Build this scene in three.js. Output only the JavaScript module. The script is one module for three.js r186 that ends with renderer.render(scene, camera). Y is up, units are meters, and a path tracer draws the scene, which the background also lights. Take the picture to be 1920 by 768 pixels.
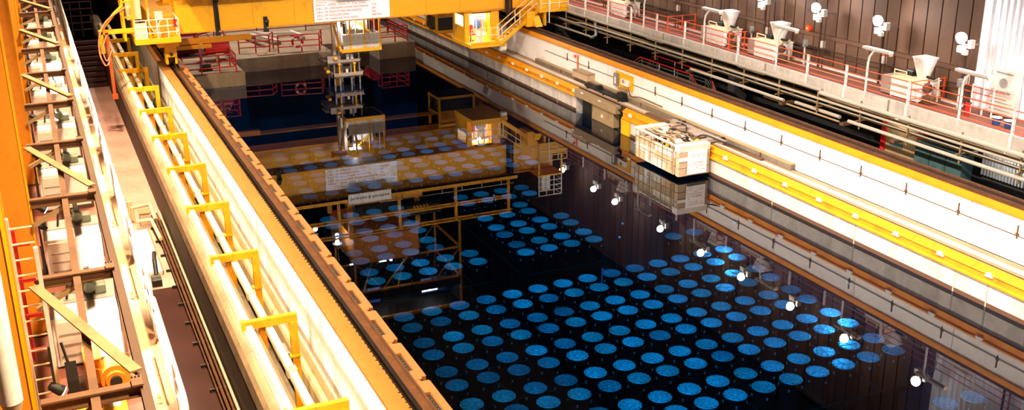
import * as THREE from 'three';
import { RoundedBoxGeometry } from 'three/addons/geometries/RoundedBoxGeometry.js';
import { mergeGeometries } from 'three/addons/utils/BufferGeometryUtils.js';
import { RectAreaLightUniformsLib } from 'three/addons/lights/RectAreaLightUniformsLib.js';

// ---------------------------------------------------------------- camera, light, exposure
RectAreaLightUniformsLib.init();
const scene = new THREE.Scene();
scene.background = new THREE.Color(0x000000);
const renderer = new THREE.WebGLRenderer({ antialias: true });
renderer.toneMapping = THREE.LinearToneMapping;
renderer.toneMappingExposure = 1.0;
renderer.shadowMap.enabled = true;
// plan coordinates used below: x to the right across the pond, y up from the water level, z along the pond away from the camera (three.js z = -z)
const camera = new THREE.PerspectiveCamera(21.988, 2.5, 0.5, 300);
camera.position.set(0, 16, 0);
{
  const yaw = 0.42041, pitch = 0.33668, roll = -0.00854;
  const fwd = new THREE.Vector3(Math.sin(yaw) * Math.cos(pitch), -Math.sin(pitch), -Math.cos(yaw) * Math.cos(pitch));
  const right = new THREE.Vector3(Math.cos(yaw), 0, Math.sin(yaw));
  const up = new THREE.Vector3().crossVectors(right, fwd);
  const r2 = right.clone().multiplyScalar(Math.cos(roll)).addScaledVector(up, Math.sin(roll));
  const u2 = up.clone().multiplyScalar(Math.cos(roll)).addScaledVector(right, -Math.sin(roll));
  camera.quaternion.setFromRotationMatrix(new THREE.Matrix4().makeBasis(r2, u2, fwd.clone().negate()));
}
scene.add(camera);
// strengths of the lamp rows (candela); pool, far and crane lamps are added; fittings stand at the end
const LEFT_FLOOD = 2000, LEFT_WALL = 300, POND_FLOOD = 3600, WALL_LAMP = 12, ADDED_POOL_LAMP = 70, ADDED_FAR_FLOOD = 1250, ADDED_CRANE_FLOOD = 2300;
const LEFT_TINT = [1, 0.70, 0.40], POND_TINT = [1, 0.86, 0.74], WALL_TINT = [1, 0.84, 0.78];

// ---------------------------------------------------------------- helpers
let seedValue = 20240;
const rnd = () => { seedValue = (seedValue * 1664525 + 1013904223) >>> 0; return seedValue / 4294967296; };
const rr = (a, b) => a + (b - a) * rnd();
const taken = new Map();
function numbered(name) {
  const n = taken.get(name) || 0; taken.set(name, n + 1);
  return n ? name + '_' + String(n).padStart(3, '0') : name;
}
function noiseField(n, cells, seed) {                 // tileable value noise
  const g = new Float32Array(cells * cells); let s = seed * 7919 + 17;
  for (let i = 0; i < g.length; i++) { s = (s * 1664525 + 1013904223) >>> 0; g[i] = s / 4294967296; }
  return (u, v) => {
    const x = u * cells, y = v * cells, x0 = Math.floor(x), y0 = Math.floor(y); let fx = x - x0, fy = y - y0;
    fx = fx * fx * (3 - 2 * fx); fy = fy * fy * (3 - 2 * fy);
    const at = (a, b) => g[((b % cells + cells) % cells) * cells + (a % cells + cells) % cells];
    return (at(x0, y0) * (1 - fx) + at(x0 + 1, y0) * fx) * (1 - fy) + (at(x0, y0 + 1) * (1 - fx) + at(x0 + 1, y0 + 1) * fx) * fy;
  };
}
function fractal(seed, cells = 4, oct = 5) {
  const f = []; for (let i = 0; i < oct; i++) f.push(noiseField(0, cells << i, seed + i));
  return (u, v) => { let a = 0, w = 0.5, t = 0; for (const q of f) { a += w * q(u, v); t += w; w *= 0.55; } return a / t; };
}
function texture(n, fn, srgb = true) {
  const d = new Uint8Array(n * n * 4);
  for (let y = 0; y < n; y++) for (let x = 0; x < n; x++) {
    const c = fn(x / n, y / n), i = (y * n + x) * 4;
    for (let k = 0; k < 3; k++) d[i + k] = Math.max(0, Math.min(255, Math.round(255 * c[k])));
    d[i + 3] = 255;
  }
  const t = new THREE.DataTexture(d, n, n); t.wrapS = t.wrapT = THREE.RepeatWrapping;
  t.magFilter = THREE.LinearFilter; t.minFilter = THREE.LinearMipmapLinearFilter; t.generateMipmaps = true;
  if (srgb) t.colorSpace = THREE.SRGBColorSpace; t.needsUpdate = true; return t;
}
const F1 = fractal(3, 4, 6), F2 = fractal(11, 8, 5), F3 = fractal(23, 32, 4), F4 = fractal(31, 2, 5);
const mixc = (a, b, t) => a.map((v, i) => v + (b[i] - v) * t);
const concreteTex = texture(512, (u, v) => {          // mottled, with faint vertical runs
  const streak = F2(u * 1, v * 0.125), m = 0.80 + 0.22 * (F1(u, v) - 0.5) + 0.12 * (F3(u, v) - 0.5) - 0.18 * Math.max(0, streak - 0.55) * 2;
  return [m, m * 0.975, m * 0.94];
});
const paintTex = texture(512, (u, v) => {             // paint: near even, slight dirt
  const d = Math.max(0, F1(u, v) - 0.56) * 1.1, m = 0.95 + 0.06 * (F3(u, v) - 0.5) - d * 0.5; return [m, m * (1 - d * 0.1), m * (1 - d * 0.25)];
});
const rustTex = texture(512, (u, v) => {
  const t = F1(u, v) * 0.6 + F3(u, v) * 0.4; return mixc([0.52, 0.36, 0.22], [0.86, 0.66, 0.46], Math.max(0, Math.min(1, (t - 0.3) * 2.2)));
});
const floorTex = texture(512, (u, v) => {
  const m = 0.82 + 0.3 * (F4(u, v) - 0.5) + 0.14 * (F3(u, v) - 0.5); return [m, m, m];
});
const capTex = texture(256, (u, v) => {               // stained lid steel, dark specks
  let m = 0.72 + 0.35 * (F1(u, v) - 0.5); if (F3(u, v) > 0.61) m *= 0.62; return [m, m, m];
});
const roughTex = texture(256, (u, v) => { const m = 0.55 + 0.5 * (F1(u, v) - 0.5); return [m, m, m]; }, false);
function mat(color, o = {}) {
  const { map, size = 4, rough = 0.75, metal = 0, bump, ...rest } = o;
  const m = new THREE.MeshStandardMaterial({ color, roughness: rough, metalness: metal, ...rest });
  if (map) { m.map = map.clone(); m.map.repeat.set(1 / size, 1 / size); }
  if (bump) { m.bumpMap = (map || concreteTex).clone(); m.bumpMap.colorSpace = THREE.NoColorSpace; m.bumpMap.repeat.set(1 / size, 1 / size); m.bumpScale = bump; }
  return m;
}
// under water the surface gloss of paint and steel all but vanishes
const wet = (color, o = {}) => { const m = mat(color, o), p = new THREE.MeshPhysicalMaterial({ color, roughness: 0.95, specularIntensity: 0.05 }); p.map = m.map; return p; };
const M = {
  concrete: mat(0xcfc6b6, { map: concreteTex, size: 5, bump: 0.006 }),
  concreteWhite: mat(0xf2ebe2, { map: concreteTex, size: 6, bump: 0.004 }),
  concreteDim: mat(0x8d8272, { map: concreteTex, size: 5 }),
  whitePanel: [0xf4eee6, 0xeee6dc, 0xf0eae4].map((c) => mat(c, { map: paintTex, size: 3, bump: 0.003 })),
  parapetShaded: mat(0x5d4430, { map: concreteTex, size: 4 }),  // darker copy of the parapet concrete, shade of the face put into its colour
  parapet: mat(0xb9a184, { map: concreteTex, size: 4 }),
  yellow: mat(0xf2ae00, { map: paintTex, size: 3, rough: 0.5 }),
  yellowKerb: mat(0xe38f00, { map: paintTex, size: 3, rough: 0.5 }),
  yellowDeep: mat(0xe09600, { map: paintTex, size: 3, rough: 0.55 }),
  orangeYellow: mat(0xe08a10, { map: paintTex, size: 3, rough: 0.6 }),
  cream: mat(0xf1dfae, { map: paintTex, size: 3, rough: 0.6 }),
  white: mat(0xf3f0ea, { map: paintTex, size: 2, rough: 0.5 }),
  pipeWhite: mat(0xb9b0a0, { map: paintTex, size: 2, rough: 0.5 }),
  whiteDim: mat(0xd8d2c6, { map: paintTex, size: 2, rough: 0.6 }),
  steelTan: mat(0x967a54, { map: paintTex, size: 2, rough: 0.6 }),
  steelBrown: mat(0x66452a, { map: paintTex, size: 2, rough: 0.6 }),
  steelDark: mat(0x4a301e, { map: paintTex, size: 2, rough: 0.6 }),
  rust: mat(0x7a6238, { map: rustTex, size: 2, rough: 0.85 }),
  rustDark: mat(0x483624, { map: rustTex, size: 2, rough: 0.85 }),
  coping: mat(0x945f30, { map: paintTex, size: 2, rough: 0.6 }),
  gravelYellow: mat(0xa0641a, { map: paintTex, size: 1.5, rough: 0.8 }),
  rail: mat(0x2a2320, { rough: 0.35, metal: 0.7 }),
  tide: mat(0x5a4030, { rough: 0.3 }),
  black: mat(0x0e0d0d, { rough: 0.6 }),
  rubber: mat(0x1a1918, { rough: 0.5 }),
  grey: mat(0x8c8a84, { map: paintTex, size: 2, rough: 0.5 }),
  greyPipe: mat(0xa59a88, { rough: 0.45 }),
  greenGrey: mat(0x6a7062, { rough: 0.5, metal: 0.3 }),
  red: mat(0xc01818, { rough: 0.5 }),
  stepRed: mat(0x3c1210, { rough: 0.7 }),
  redDark: mat(0x7e1414, { rough: 0.55 }),
  orange: mat(0xe2501c, { rough: 0.5 }),
  orangePale: mat(0xe8825a, { rough: 0.5 }),
  deckRed: mat(0x8c4e3c, { map: floorTex, size: 5, rough: 0.55 }),
  deckTan: mat(0xc79a70, { map: floorTex, size: 4, rough: 0.55 }),
  floorWet: mat(0x4a2c2a, { map: floorTex, size: 6, rough: 0.18 }),
  floorPink: mat(0xe2b2a6, { map: floorTex, size: 6, rough: 0.35 }),
  cladding: [0x71523c, 0x6b4d38, 0x775741].map((c) => mat(c, { map: paintTex, size: 3, rough: 0.7 })),
  claddingJoint: mat(0x2b1d16, { rough: 0.9 }),
  whiteClad: mat(0xf4f6fa, { rough: 0.45 }),
  dark: mat(0x14110f, { rough: 0.9 }),
  darkPanel: mat(0x2a2624, { rough: 0.8 }),
  teal: mat(0x3f5a58, { rough: 0.5 }),
  cargo: mat(0xc2a684, { map: paintTex, size: 2, rough: 0.6 }),
  cargoDark: mat(0xa08660, { map: paintTex, size: 2, rough: 0.65 }),
  steelPlate: mat(0xb3a296, { map: paintTex, size: 2, rough: 0.45, metal: 0.3 }),
  steelBright: mat(0xc9c6c0, { rough: 0.3, metal: 0.8 }),
  poolWall: wet(0x30343e, { map: concreteTex, size: 6 }),
  poolFloor: wet(0xa49cd0, { map: concreteTex, size: 6 }),
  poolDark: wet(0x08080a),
  dockTop: mat(0xb9a68c, { map: concreteTex, size: 5 }),
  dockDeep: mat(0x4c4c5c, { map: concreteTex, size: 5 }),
  drum: wet(0x0c0c0e),
  rack: wet(0x15100c),
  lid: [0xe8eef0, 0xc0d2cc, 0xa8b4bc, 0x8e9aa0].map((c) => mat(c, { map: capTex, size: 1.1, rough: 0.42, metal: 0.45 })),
  chair: mat(0xb8281c, { rough: 0.7 }),
  blueCloth: mat(0x20407a, { rough: 0.8 }),
  glass: new THREE.MeshPhysicalMaterial({ color: 0xe8f0f2, transmission: 1, thickness: 0, roughness: 0.03, ior: 1.5 }),
  water: new THREE.MeshPhysicalMaterial({ color: new THREE.Color().setRGB(0.025, 0.35, 0.66), transmission: 1, thickness: 0, roughness: 0, ior: 1.5 }),
};
const glow = (c, k) => new THREE.MeshStandardMaterial({ color: 0x111111, emissive: new THREE.Color().setRGB(...c), emissiveIntensity: k });
const bare = (g) => {                                  // position and normal only, no index
  const q = g.index ? g.toNonIndexed() : g;
  for (const k of Object.keys(q.attributes)) if (k !== 'position' && k !== 'normal') q.deleteAttribute(k);
  return q;
};
const P3 = (p) => new THREE.Vector3(p[0], p[1], -p[2]);
function box(x0, x1, y0, y1, z0, z1, r = 0) {
  const w = Math.abs(x1 - x0), h = Math.abs(y1 - y0), d = Math.abs(z1 - z0);
  const g = r ? new RoundedBoxGeometry(w, h, d, 1, Math.min(r, w / 2.1, h / 2.1, d / 2.1)) : new THREE.BoxGeometry(w, h, d);
  return bare(g).translate((x0 + x1) / 2, (y0 + y1) / 2, -(z0 + z1) / 2);
}
function along(g, a, b) {                              // a geometry built along +y, set from a to b
  const A = P3(a), B = P3(b), d = B.clone().sub(A), l = d.length();
  g.applyQuaternion(new THREE.Quaternion().setFromUnitVectors(new THREE.Vector3(0, 1, 0), d.divideScalar(l)));
  return g.translate((A.x + B.x) / 2, (A.y + B.y) / 2, (A.z + B.z) / 2);
}
const dist = (a, b) => Math.hypot(a[0] - b[0], a[1] - b[1], a[2] - b[2]);
const cyl = (a, b, r, seg = 8, r2 = r) => along(bare(new THREE.CylinderGeometry(r2, r, dist(a, b), seg)), a, b);
const ball = (p, r, s = 8) => bare(new THREE.SphereGeometry(r, s, Math.max(4, s >> 1))).translate(p[0], p[1], -p[2]);
function pipe(pts, r, seg = 8) {
  const g = []; for (let i = 0; i + 1 < pts.length; i++) { g.push(cyl(pts[i], pts[i + 1], r, seg)); if (i) g.push(ball(pts[i], r * 1.02, seg)); }
  return g;
}
function curve(pts, r, seg = 24, rad = 7) {            // smooth bent tube
  const c = new THREE.CatmullRomCurve3(pts.map(P3), false, 'centripetal'); return bare(new THREE.TubeGeometry(c, seg, r, rad));
}
function bar(a, b, w, h, upHint = [0, 1, 0]) {         // rectangular bar from a to b, w across, h along the hint
  const A = P3(a), B = P3(b), d = B.clone().sub(A), l = d.length(); d.divideScalar(l);
  let u = new THREE.Vector3(upHint[0], upHint[1], -upHint[2]); const s = new THREE.Vector3().crossVectors(d, u);
  if (s.lengthSq() < 1e-6) s.set(1, 0, 0).cross(d); s.normalize(); u = new THREE.Vector3().crossVectors(s, d).normalize();
  const g = bare(new THREE.BoxGeometry(w, h, l)); g.applyMatrix4(new THREE.Matrix4().makeBasis(s, u, d.clone().negate()));
  return g.translate((A.x + B.x) / 2, (A.y + B.y) / 2, (A.z + B.z) / 2);
}
function ibeam(a, b, w, h, t = 0.03, hint = [0, 1, 0]) {
  const up = new THREE.Vector3(...hint), o = (k) => [up.x * k, up.y * k, up.z * k], s = (p, q) => [p[0] + q[0], p[1] + q[1], p[2] + q[2]];
  const k = h / 2 - t / 2;
  return [bar(a, b, t, h - 2 * t, hint), bar(s(a, o(k)), s(b, o(k)), w, t, hint), bar(s(a, o(-k)), s(b, o(-k)), w, t, hint)];
}
function prism(pts, y0, y1) {                          // outline [x, z] in plan, raised from y0 to y1
  const s = new THREE.Shape(pts.map(([x, z]) => new THREE.Vector2(x, z)));
  const g = new THREE.ExtrudeGeometry(s, { depth: y1 - y0, bevelEnabled: false }); g.rotateX(-Math.PI / 2); return bare(g).translate(0, y0, 0);
}
function profileZ(pts, z0, z1) {                       // outline [x, y] swept from z0 to z1
  const s = new THREE.Shape(pts.map(([x, y]) => new THREE.Vector2(x, y)));
  const g = new THREE.ExtrudeGeometry(s, { depth: z1 - z0, bevelEnabled: false }); return bare(g).translate(0, 0, -z1);
}
function profileX(pts, x0, x1) {                       // outline [z, y] swept from x0 to x1
  const s = new THREE.Shape(pts.map(([z, y]) => new THREE.Vector2(z, y)));
  const g = new THREE.ExtrudeGeometry(s, { depth: x1 - x0, bevelEnabled: false }); g.rotateY(Math.PI / 2); return bare(g).translate(x0, 0, 0);
}
function metricUV(g) {
  const p = g.attributes.position, n = g.attributes.normal, uv = new Float32Array(p.count * 2);
  for (let i = 0; i < p.count; i++) {
    const ax = Math.abs(n.getX(i)), ay = Math.abs(n.getY(i)), az = Math.abs(n.getZ(i));
    uv[2 * i] = ay >= ax && ay >= az ? p.getX(i) : ax >= az ? p.getZ(i) : p.getX(i);
    uv[2 * i + 1] = ay >= ax && ay >= az ? p.getZ(i) : p.getY(i);
  }
  g.setAttribute('uv', new THREE.BufferAttribute(uv, 2)); return g;
}
const origins = new Map();                             // where a thing stands, in plan coordinates
const originOf = (o) => { for (let q = o; q; q = q.parent) if (origins.has(q)) return origins.get(q); return [0, 0, 0]; };
function clusters(list) {                                // pieces that touch stay together, pieces that stand apart become meshes of their own
  const b = list.map((g) => { g.computeBoundingBox(); return g.boundingBox.clone().expandByScalar(0.012); }), id = list.map((_, i) => i);
  const root = (i) => { while (id[i] !== i) i = id[i]; return i; };
  for (let i = 0; i < list.length; i++) for (let j = i + 1; j < list.length; j++) if (b[i].intersectsBox(b[j])) id[root(j)] = root(i);
  const out = new Map(); list.forEach((g, i) => { const r = root(i); if (!out.has(r)) out.set(r, []); out.get(r).push(g); });
  return [...out.values()];
}
function part(name, geos, m, parent, label) {
  const all = Array.isArray(geos) ? geos.flat(3) : [geos], o = originOf(parent), sets = all.length > 1 ? clusters(all) : [all], stuff = sets.length > 90;
  let first = null;
  for (const list of stuff ? [all] : sets) {
    const g = list.length > 1 ? mergeGeometries(list) : list[0];
    metricUV(g); g.translate(-o[0], -o[1], o[2]);
    const me = new THREE.Mesh(g, m); me.name = name; me.castShadow = me.receiveShadow = true; parent.add(me);
    if (label) me.userData.label = label;
    if (stuff) me.userData.kind = 'stuff';
    first = first || me;
  }
  return first;
}
function thing(name, label, category, at, group) {
  const o = new THREE.Group(); o.name = numbered(name); o.position.set(at[0], at[1], -at[2]); scene.add(o); origins.set(o, at);
  o.userData = { label, category }; if (group) o.userData.group = group; return o;
}
function single(name, label, category, at, geos, m, group) {   // a thing of one piece
  const list = Array.isArray(geos) ? geos.flat(3) : [geos], g = list.length > 1 ? mergeGeometries(list) : list[0];
  metricUV(g); g.translate(-at[0], -at[1], at[2]);
  const me = new THREE.Mesh(g, m); me.name = numbered(name); me.position.set(at[0], at[1], -at[2]); me.castShadow = me.receiveShadow = true;
  me.userData = { label, category }; if (group) me.userData.group = group; origins.set(me, at); scene.add(me); return me;
}
function struct(name, geos, m) {
  const list = Array.isArray(geos) ? geos.flat(3) : [geos], g = metricUV(list.length > 1 ? mergeGeometries(list) : list[0]);
  const me = new THREE.Mesh(g, m); me.name = numbered(name); me.userData.kind = 'structure'; me.castShadow = me.receiveShadow = true; scene.add(me); origins.set(me, [0, 0, 0]); return me;
}
function dup(o, at, label) {                           // a copy of a thing with its parts
  const c = o.clone(); c.name = numbered(o.name.replace(/_\d{3}$/, '')); c.position.set(at[0], at[1], -at[2]); c.userData = { ...o.userData, label }; scene.add(c); origins.set(c, at); return c;
}
function spot(at, target, candela, tint, angle, size = 4) {
  const l = new THREE.SpotLight(new THREE.Color().setRGB(...tint), candela, 0, angle, 0.6, 2);
  l.position.set(at[0], at[1], -at[2]); l.target.position.set(target[0], target[1], -target[2]); scene.add(l, l.target);
  l.castShadow = true; l.shadow.radius = size; l.shadow.mapSize.set(1024, 1024); return l;
}
function point(at, candela, tint, size = 4) {
  const l = new THREE.PointLight(new THREE.Color().setRGB(...tint), candela, 0, 2); l.position.set(at[0], at[1], -at[2]); scene.add(l); l.castShadow = true; l.shadow.radius = size; return l;
}
const ORD = ['first', 'second', 'third', 'fourth', 'fifth', 'sixth', 'seventh', 'eighth', 'ninth', 'tenth', 'eleventh', 'twelfth', 'thirteenth', 'fourteenth', 'fifteenth', 'sixteenth', 'seventeenth', 'eighteenth', 'nineteenth', 'twentieth', 'twenty-first', 'twenty-second', 'twenty-third', 'twenty-fourth', 'twenty-fifth', 'twenty-sixth', 'twenty-seventh', 'twenty-eighth', 'twenty-ninth', 'thirtieth'];
function canvas(w, h, draw) {
  const c = document.createElement('canvas'); c.width = w; c.height = h; draw(c.getContext('2d'));
  const t = new THREE.CanvasTexture(c); t.colorSpace = THREE.SRGBColorSpace; return t;
}
function signFace(parent, tex, x0, x1, y0, y1, z) {    // printed sheet facing the camera side, on a plate
  const g = new THREE.PlaneGeometry(x1 - x0, y1 - y0), o = originOf(parent); g.translate((x0 + x1) / 2 - o[0], (y0 + y1) / 2 - o[1], -z + o[2]);
  const me = new THREE.Mesh(g, new THREE.MeshStandardMaterial({ map: tex, roughness: 0.6 })); me.name = 'lettering'; me.castShadow = me.receiveShadow = true; parent.add(me); return me;
}

// ---------------------------------------------------------------- the hall
const Z0 = 3, Z1 = 118;                                // near and far ends of what is built
struct('floor', [box(-6, 6.5, -5.5, -5, -9, Z1 + 1), box(31.1, 44, -5.5, -5, -9, Z1 + 1)], M.concreteDim);
struct('floor', box(-5.5, 4.0, -1.0, -0.6, 40.2, 79), M.floorPink);
struct('floor', box(-5.5, 4.0, -1.0, -0.6, -9, 40.2), M.floorWet);
struct('ceiling', box(-6.5, 44.5, 27, 27.6, -9.5, Z1 + 1.5), M.concreteDim);
struct('wall_left', box(-6.5, -5.5, -5, 27, -9, Z1 + 1), M.concreteDim);
struct('wall_back', box(-6, 44, -5, 27, Z1, Z1 + 1), M.darkPanel);
struct('wall_front', box(-6, 44, -5, 27, -10, -9), M.concreteDim);
{
  // right hall wall: a backing with upright cladding panels, joints recessed
  const w = struct('wall_right', [box(36.12, 37.2, 4.4, 27, 31.6, Z1), box(36.12, 37.2, 4.4, 27, -9, 31.6)], M.claddingJoint);
  let k = 0;
  for (let z = 31.95; z < 92; z += 0.82, k++) {
    part('wall_panel', box(36, 36.12, 6.45, 13.5, z + 0.035, z + 0.785), M.cladding[k % 3], w);
    part('wall_panel', box(36, 36.12, 4.9, 6.22, z + 0.035, z + 0.785), M.cladding[(k + 1) % 3], w);
  }
  part('dado_rail', box(35.96, 36.12, 6.24, 6.43, 31.9, 92), M.cladding[0], w);
  part('skirting_pipe', [cyl([35.9, 5.72, 32], [35.9, 5.72, 92], 0.03, 6), cyl([35.9, 5.5, 32], [35.9, 5.5, 92], 0.03, 6)], M.steelDark, w);
  struct('wall_right', box(36, 37, -5, 4.3, -9, Z1), M.dark);
}
{
  // white ribbed wall at the near right corner
  const w = struct('wall_corner', [box(35.9, 36.1, 4.95, 15, 16, 31.55), box(35.75, 36.1, 4.95, 15, 31.55, 31.95)], M.whiteClad);
  for (let z = 16.2; z < 31.5; z += 0.3) part('rib', box(35.82, 35.92, 4.97, 15, z, z + 0.15), M.whiteClad, w);
}

// ---------------------------------------------------------------- the pond
const WATER = 0, POOL_BOTTOM = -9;
struct('pond_floor', box(6.5, 31.8, POOL_BOTTOM - 0.5, POOL_BOTTOM, -6, 112), M.poolFloor);
struct('pond_floor', box(7.8, 24.6, POOL_BOTTOM, POOL_BOTTOM + 0.06, 20, 68), M.poolDark);  // added black sheet, stands in for the shade between the racks
struct('wall_pond_left', box(6.5, 7.72, -0.3, 2.75, -6, 112), M.concrete);
struct('wall_pond_deep', box(6.5, 7.75, -9, -0.25, -6, 112), M.poolWall);
{
  const w = struct('wall_pond_right', [
    box(29.4, 30.76, -0.25, 1.2, -6, 50.3), box(29.9, 30.76, -0.25, 1.2, 50.3, 56), box(29.4, 30.76, -0.25, 1.2, 56, 112)], M.concreteWhite);
  struct('wall_pond_deep', box(29.38, 30.76, -9, -0.2, -6, 112), M.poolWall);
  part('tide_mark', [box(29.392, 29.42, -0.2, 0.17, -6, 50.3), box(29.392, 29.42, -0.2, 0.17, 56, 112)], M.tide, w, 'dark wet tide mark');
  // pour joints and drain grooves standing a little proud of the face
  for (const z of [22.6, 24.4, 25.9, 31.2, 36.6, 42.4, 47.4, 58.5, 62, 66, 70]) part('joint_strip', box(29.385, 29.41, 0.0, 0.86, z, z + 0.06), M.concrete, w);
}
struct('wall_pond_front', box(7, 31, -9, 0.8, -7, -6), M.poolWall);
{
  const m = single('pond_water', 'deep still dark blue water of the storage pond mirroring the yellow crane', 'water', [18, 0, 40],
    (() => { const g = bare(new THREE.PlaneGeometry(21.68, 116)); g.rotateX(-Math.PI / 2); return g.translate(18.55, WATER, -52); })(), M.water);
  m.castShadow = false;
}

// left pond wall: white panels on the trench side, ledge, crane rail, toothed kerb
{
  const w = struct('wall_trench_right', box(6.46, 6.55, -3.2, 2.72, Z0, 112), M.concrete);
  const rows = [[0.55, 1.2], [1.22, 1.95], [1.97, 2.78]];
  let k = 0;
  for (let z = Z0; z < 84; z += 2.3) for (const [a, b] of rows) part('panel', box(6.4 + rr(0, 0.012), 6.5, a, b, z + 0.012, z + 2.288), M.whitePanel[(k++ * 7) % 3], w);
  struct('trim_1', profileZ([[6.16, -0.75], [6.5, -0.75], [6.5, 0.56], [6.34, 0.56], [6.3, 0.1], [6.2, 0.0], [6.16, -0.15]], Z0, 90), M.cream);
  struct('trim_2', box(6.0, 6.14, -1.0, -0.8, Z0, 90), M.rust);
  struct('trim_3', [box(6.41, 6.93, 2.79, 2.9, Z0, 112)], M.gravelYellow);
  const ch = single('rail_channel', 'long rust brown steel channel sunk beside the crane rail on the left pond wall', 'channel', [7.3, 2.7, 20],
    [box(6.93, 7.47, 2.72, 2.8, Z0, 112), box(7.17, 7.2, 2.8, 2.9, Z0, 112), box(7.44, 7.47, 2.8, 2.92, Z0, 112)], M.rust);
  const rail = thing('crane_rail', 'black steel crane rail along the top of the left pond wall', 'rail', [7.06, 2.8, 20]);
  part('rail_head', box(7.02, 7.12, 2.9, 2.99, Z0, 112, 0.01), M.rail, rail);
  part('rail_foot', [box(7.055, 7.085, 2.82, 2.9, Z0, 112), box(6.96, 7.16, 2.8, 2.82, Z0, 112)], M.rail, rail);
  const bolts = []; for (let z = Z0; z < 70; z += 0.27) bolts.push(box(6.875 + (z * 7 % 1) * 0.03, 6.925, 2.9, 2.92, z, z + 0.03), box(6.95, 6.99, 2.82, 2.86, z, z + 0.05));
  part('rail_clip', bolts, M.rustDark, rail);
}
{
  // toothed kerb plates, each 2.3 m, with a black bolted pad let into the inner edge
  const shape = (z) => [[7.47, z + 0.02], [7.62, z + 0.02], [7.66, z + 0.06], [7.67, z + 0.14], [7.78, z + 0.12], [7.80, z + 0.16], [7.80, z + 2.16], [7.77, z + 2.21], [7.6, z + 2.2], [7.57, z + 2.24], [7.58, z + 2.29], [7.47, z + 2.3], [7.47, z + 1.62], [7.61, z + 1.6], [7.61, z + 0.55], [7.47, z + 0.53]];
  let n = 0;
  let proto = null;
  const Zs = []; for (let z = 11.3; z < 92; z += 2.3) Zs.push(z);
  for (const z of Zs) {
    const label = `orange brown toothed kerb plate on the left pond edge, ${n < 30 ? ORD[n] : 'thirty-' + ORD[n - 30]} from near end`;
    if (!proto) {
      proto = thing('kerb_plate', label, 'kerb plate', [7.64, 2.75, z], 'toothed kerb plates along the left pond edge');
      part('plate', prism(shape(z), 2.76, 2.94), M.coping, proto);
      const pad = part('bolted_pad', box(7.475, 7.605, 2.76, 2.86, z + 0.56, z + 1.59), M.black, proto, 'black pad with pale bolts');
      const b = []; for (let i = 0; i < 6; i++) b.push(cyl([7.54, 2.86, z + 0.68 + i * 0.16], [7.54, 2.875, z + 0.68 + i * 0.16], 0.014, 6));
      part('bolt', b, M.steelTan, pad);
    } else dup(proto, [7.64, 2.75, z], label);
    n++;
  }
}

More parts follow.
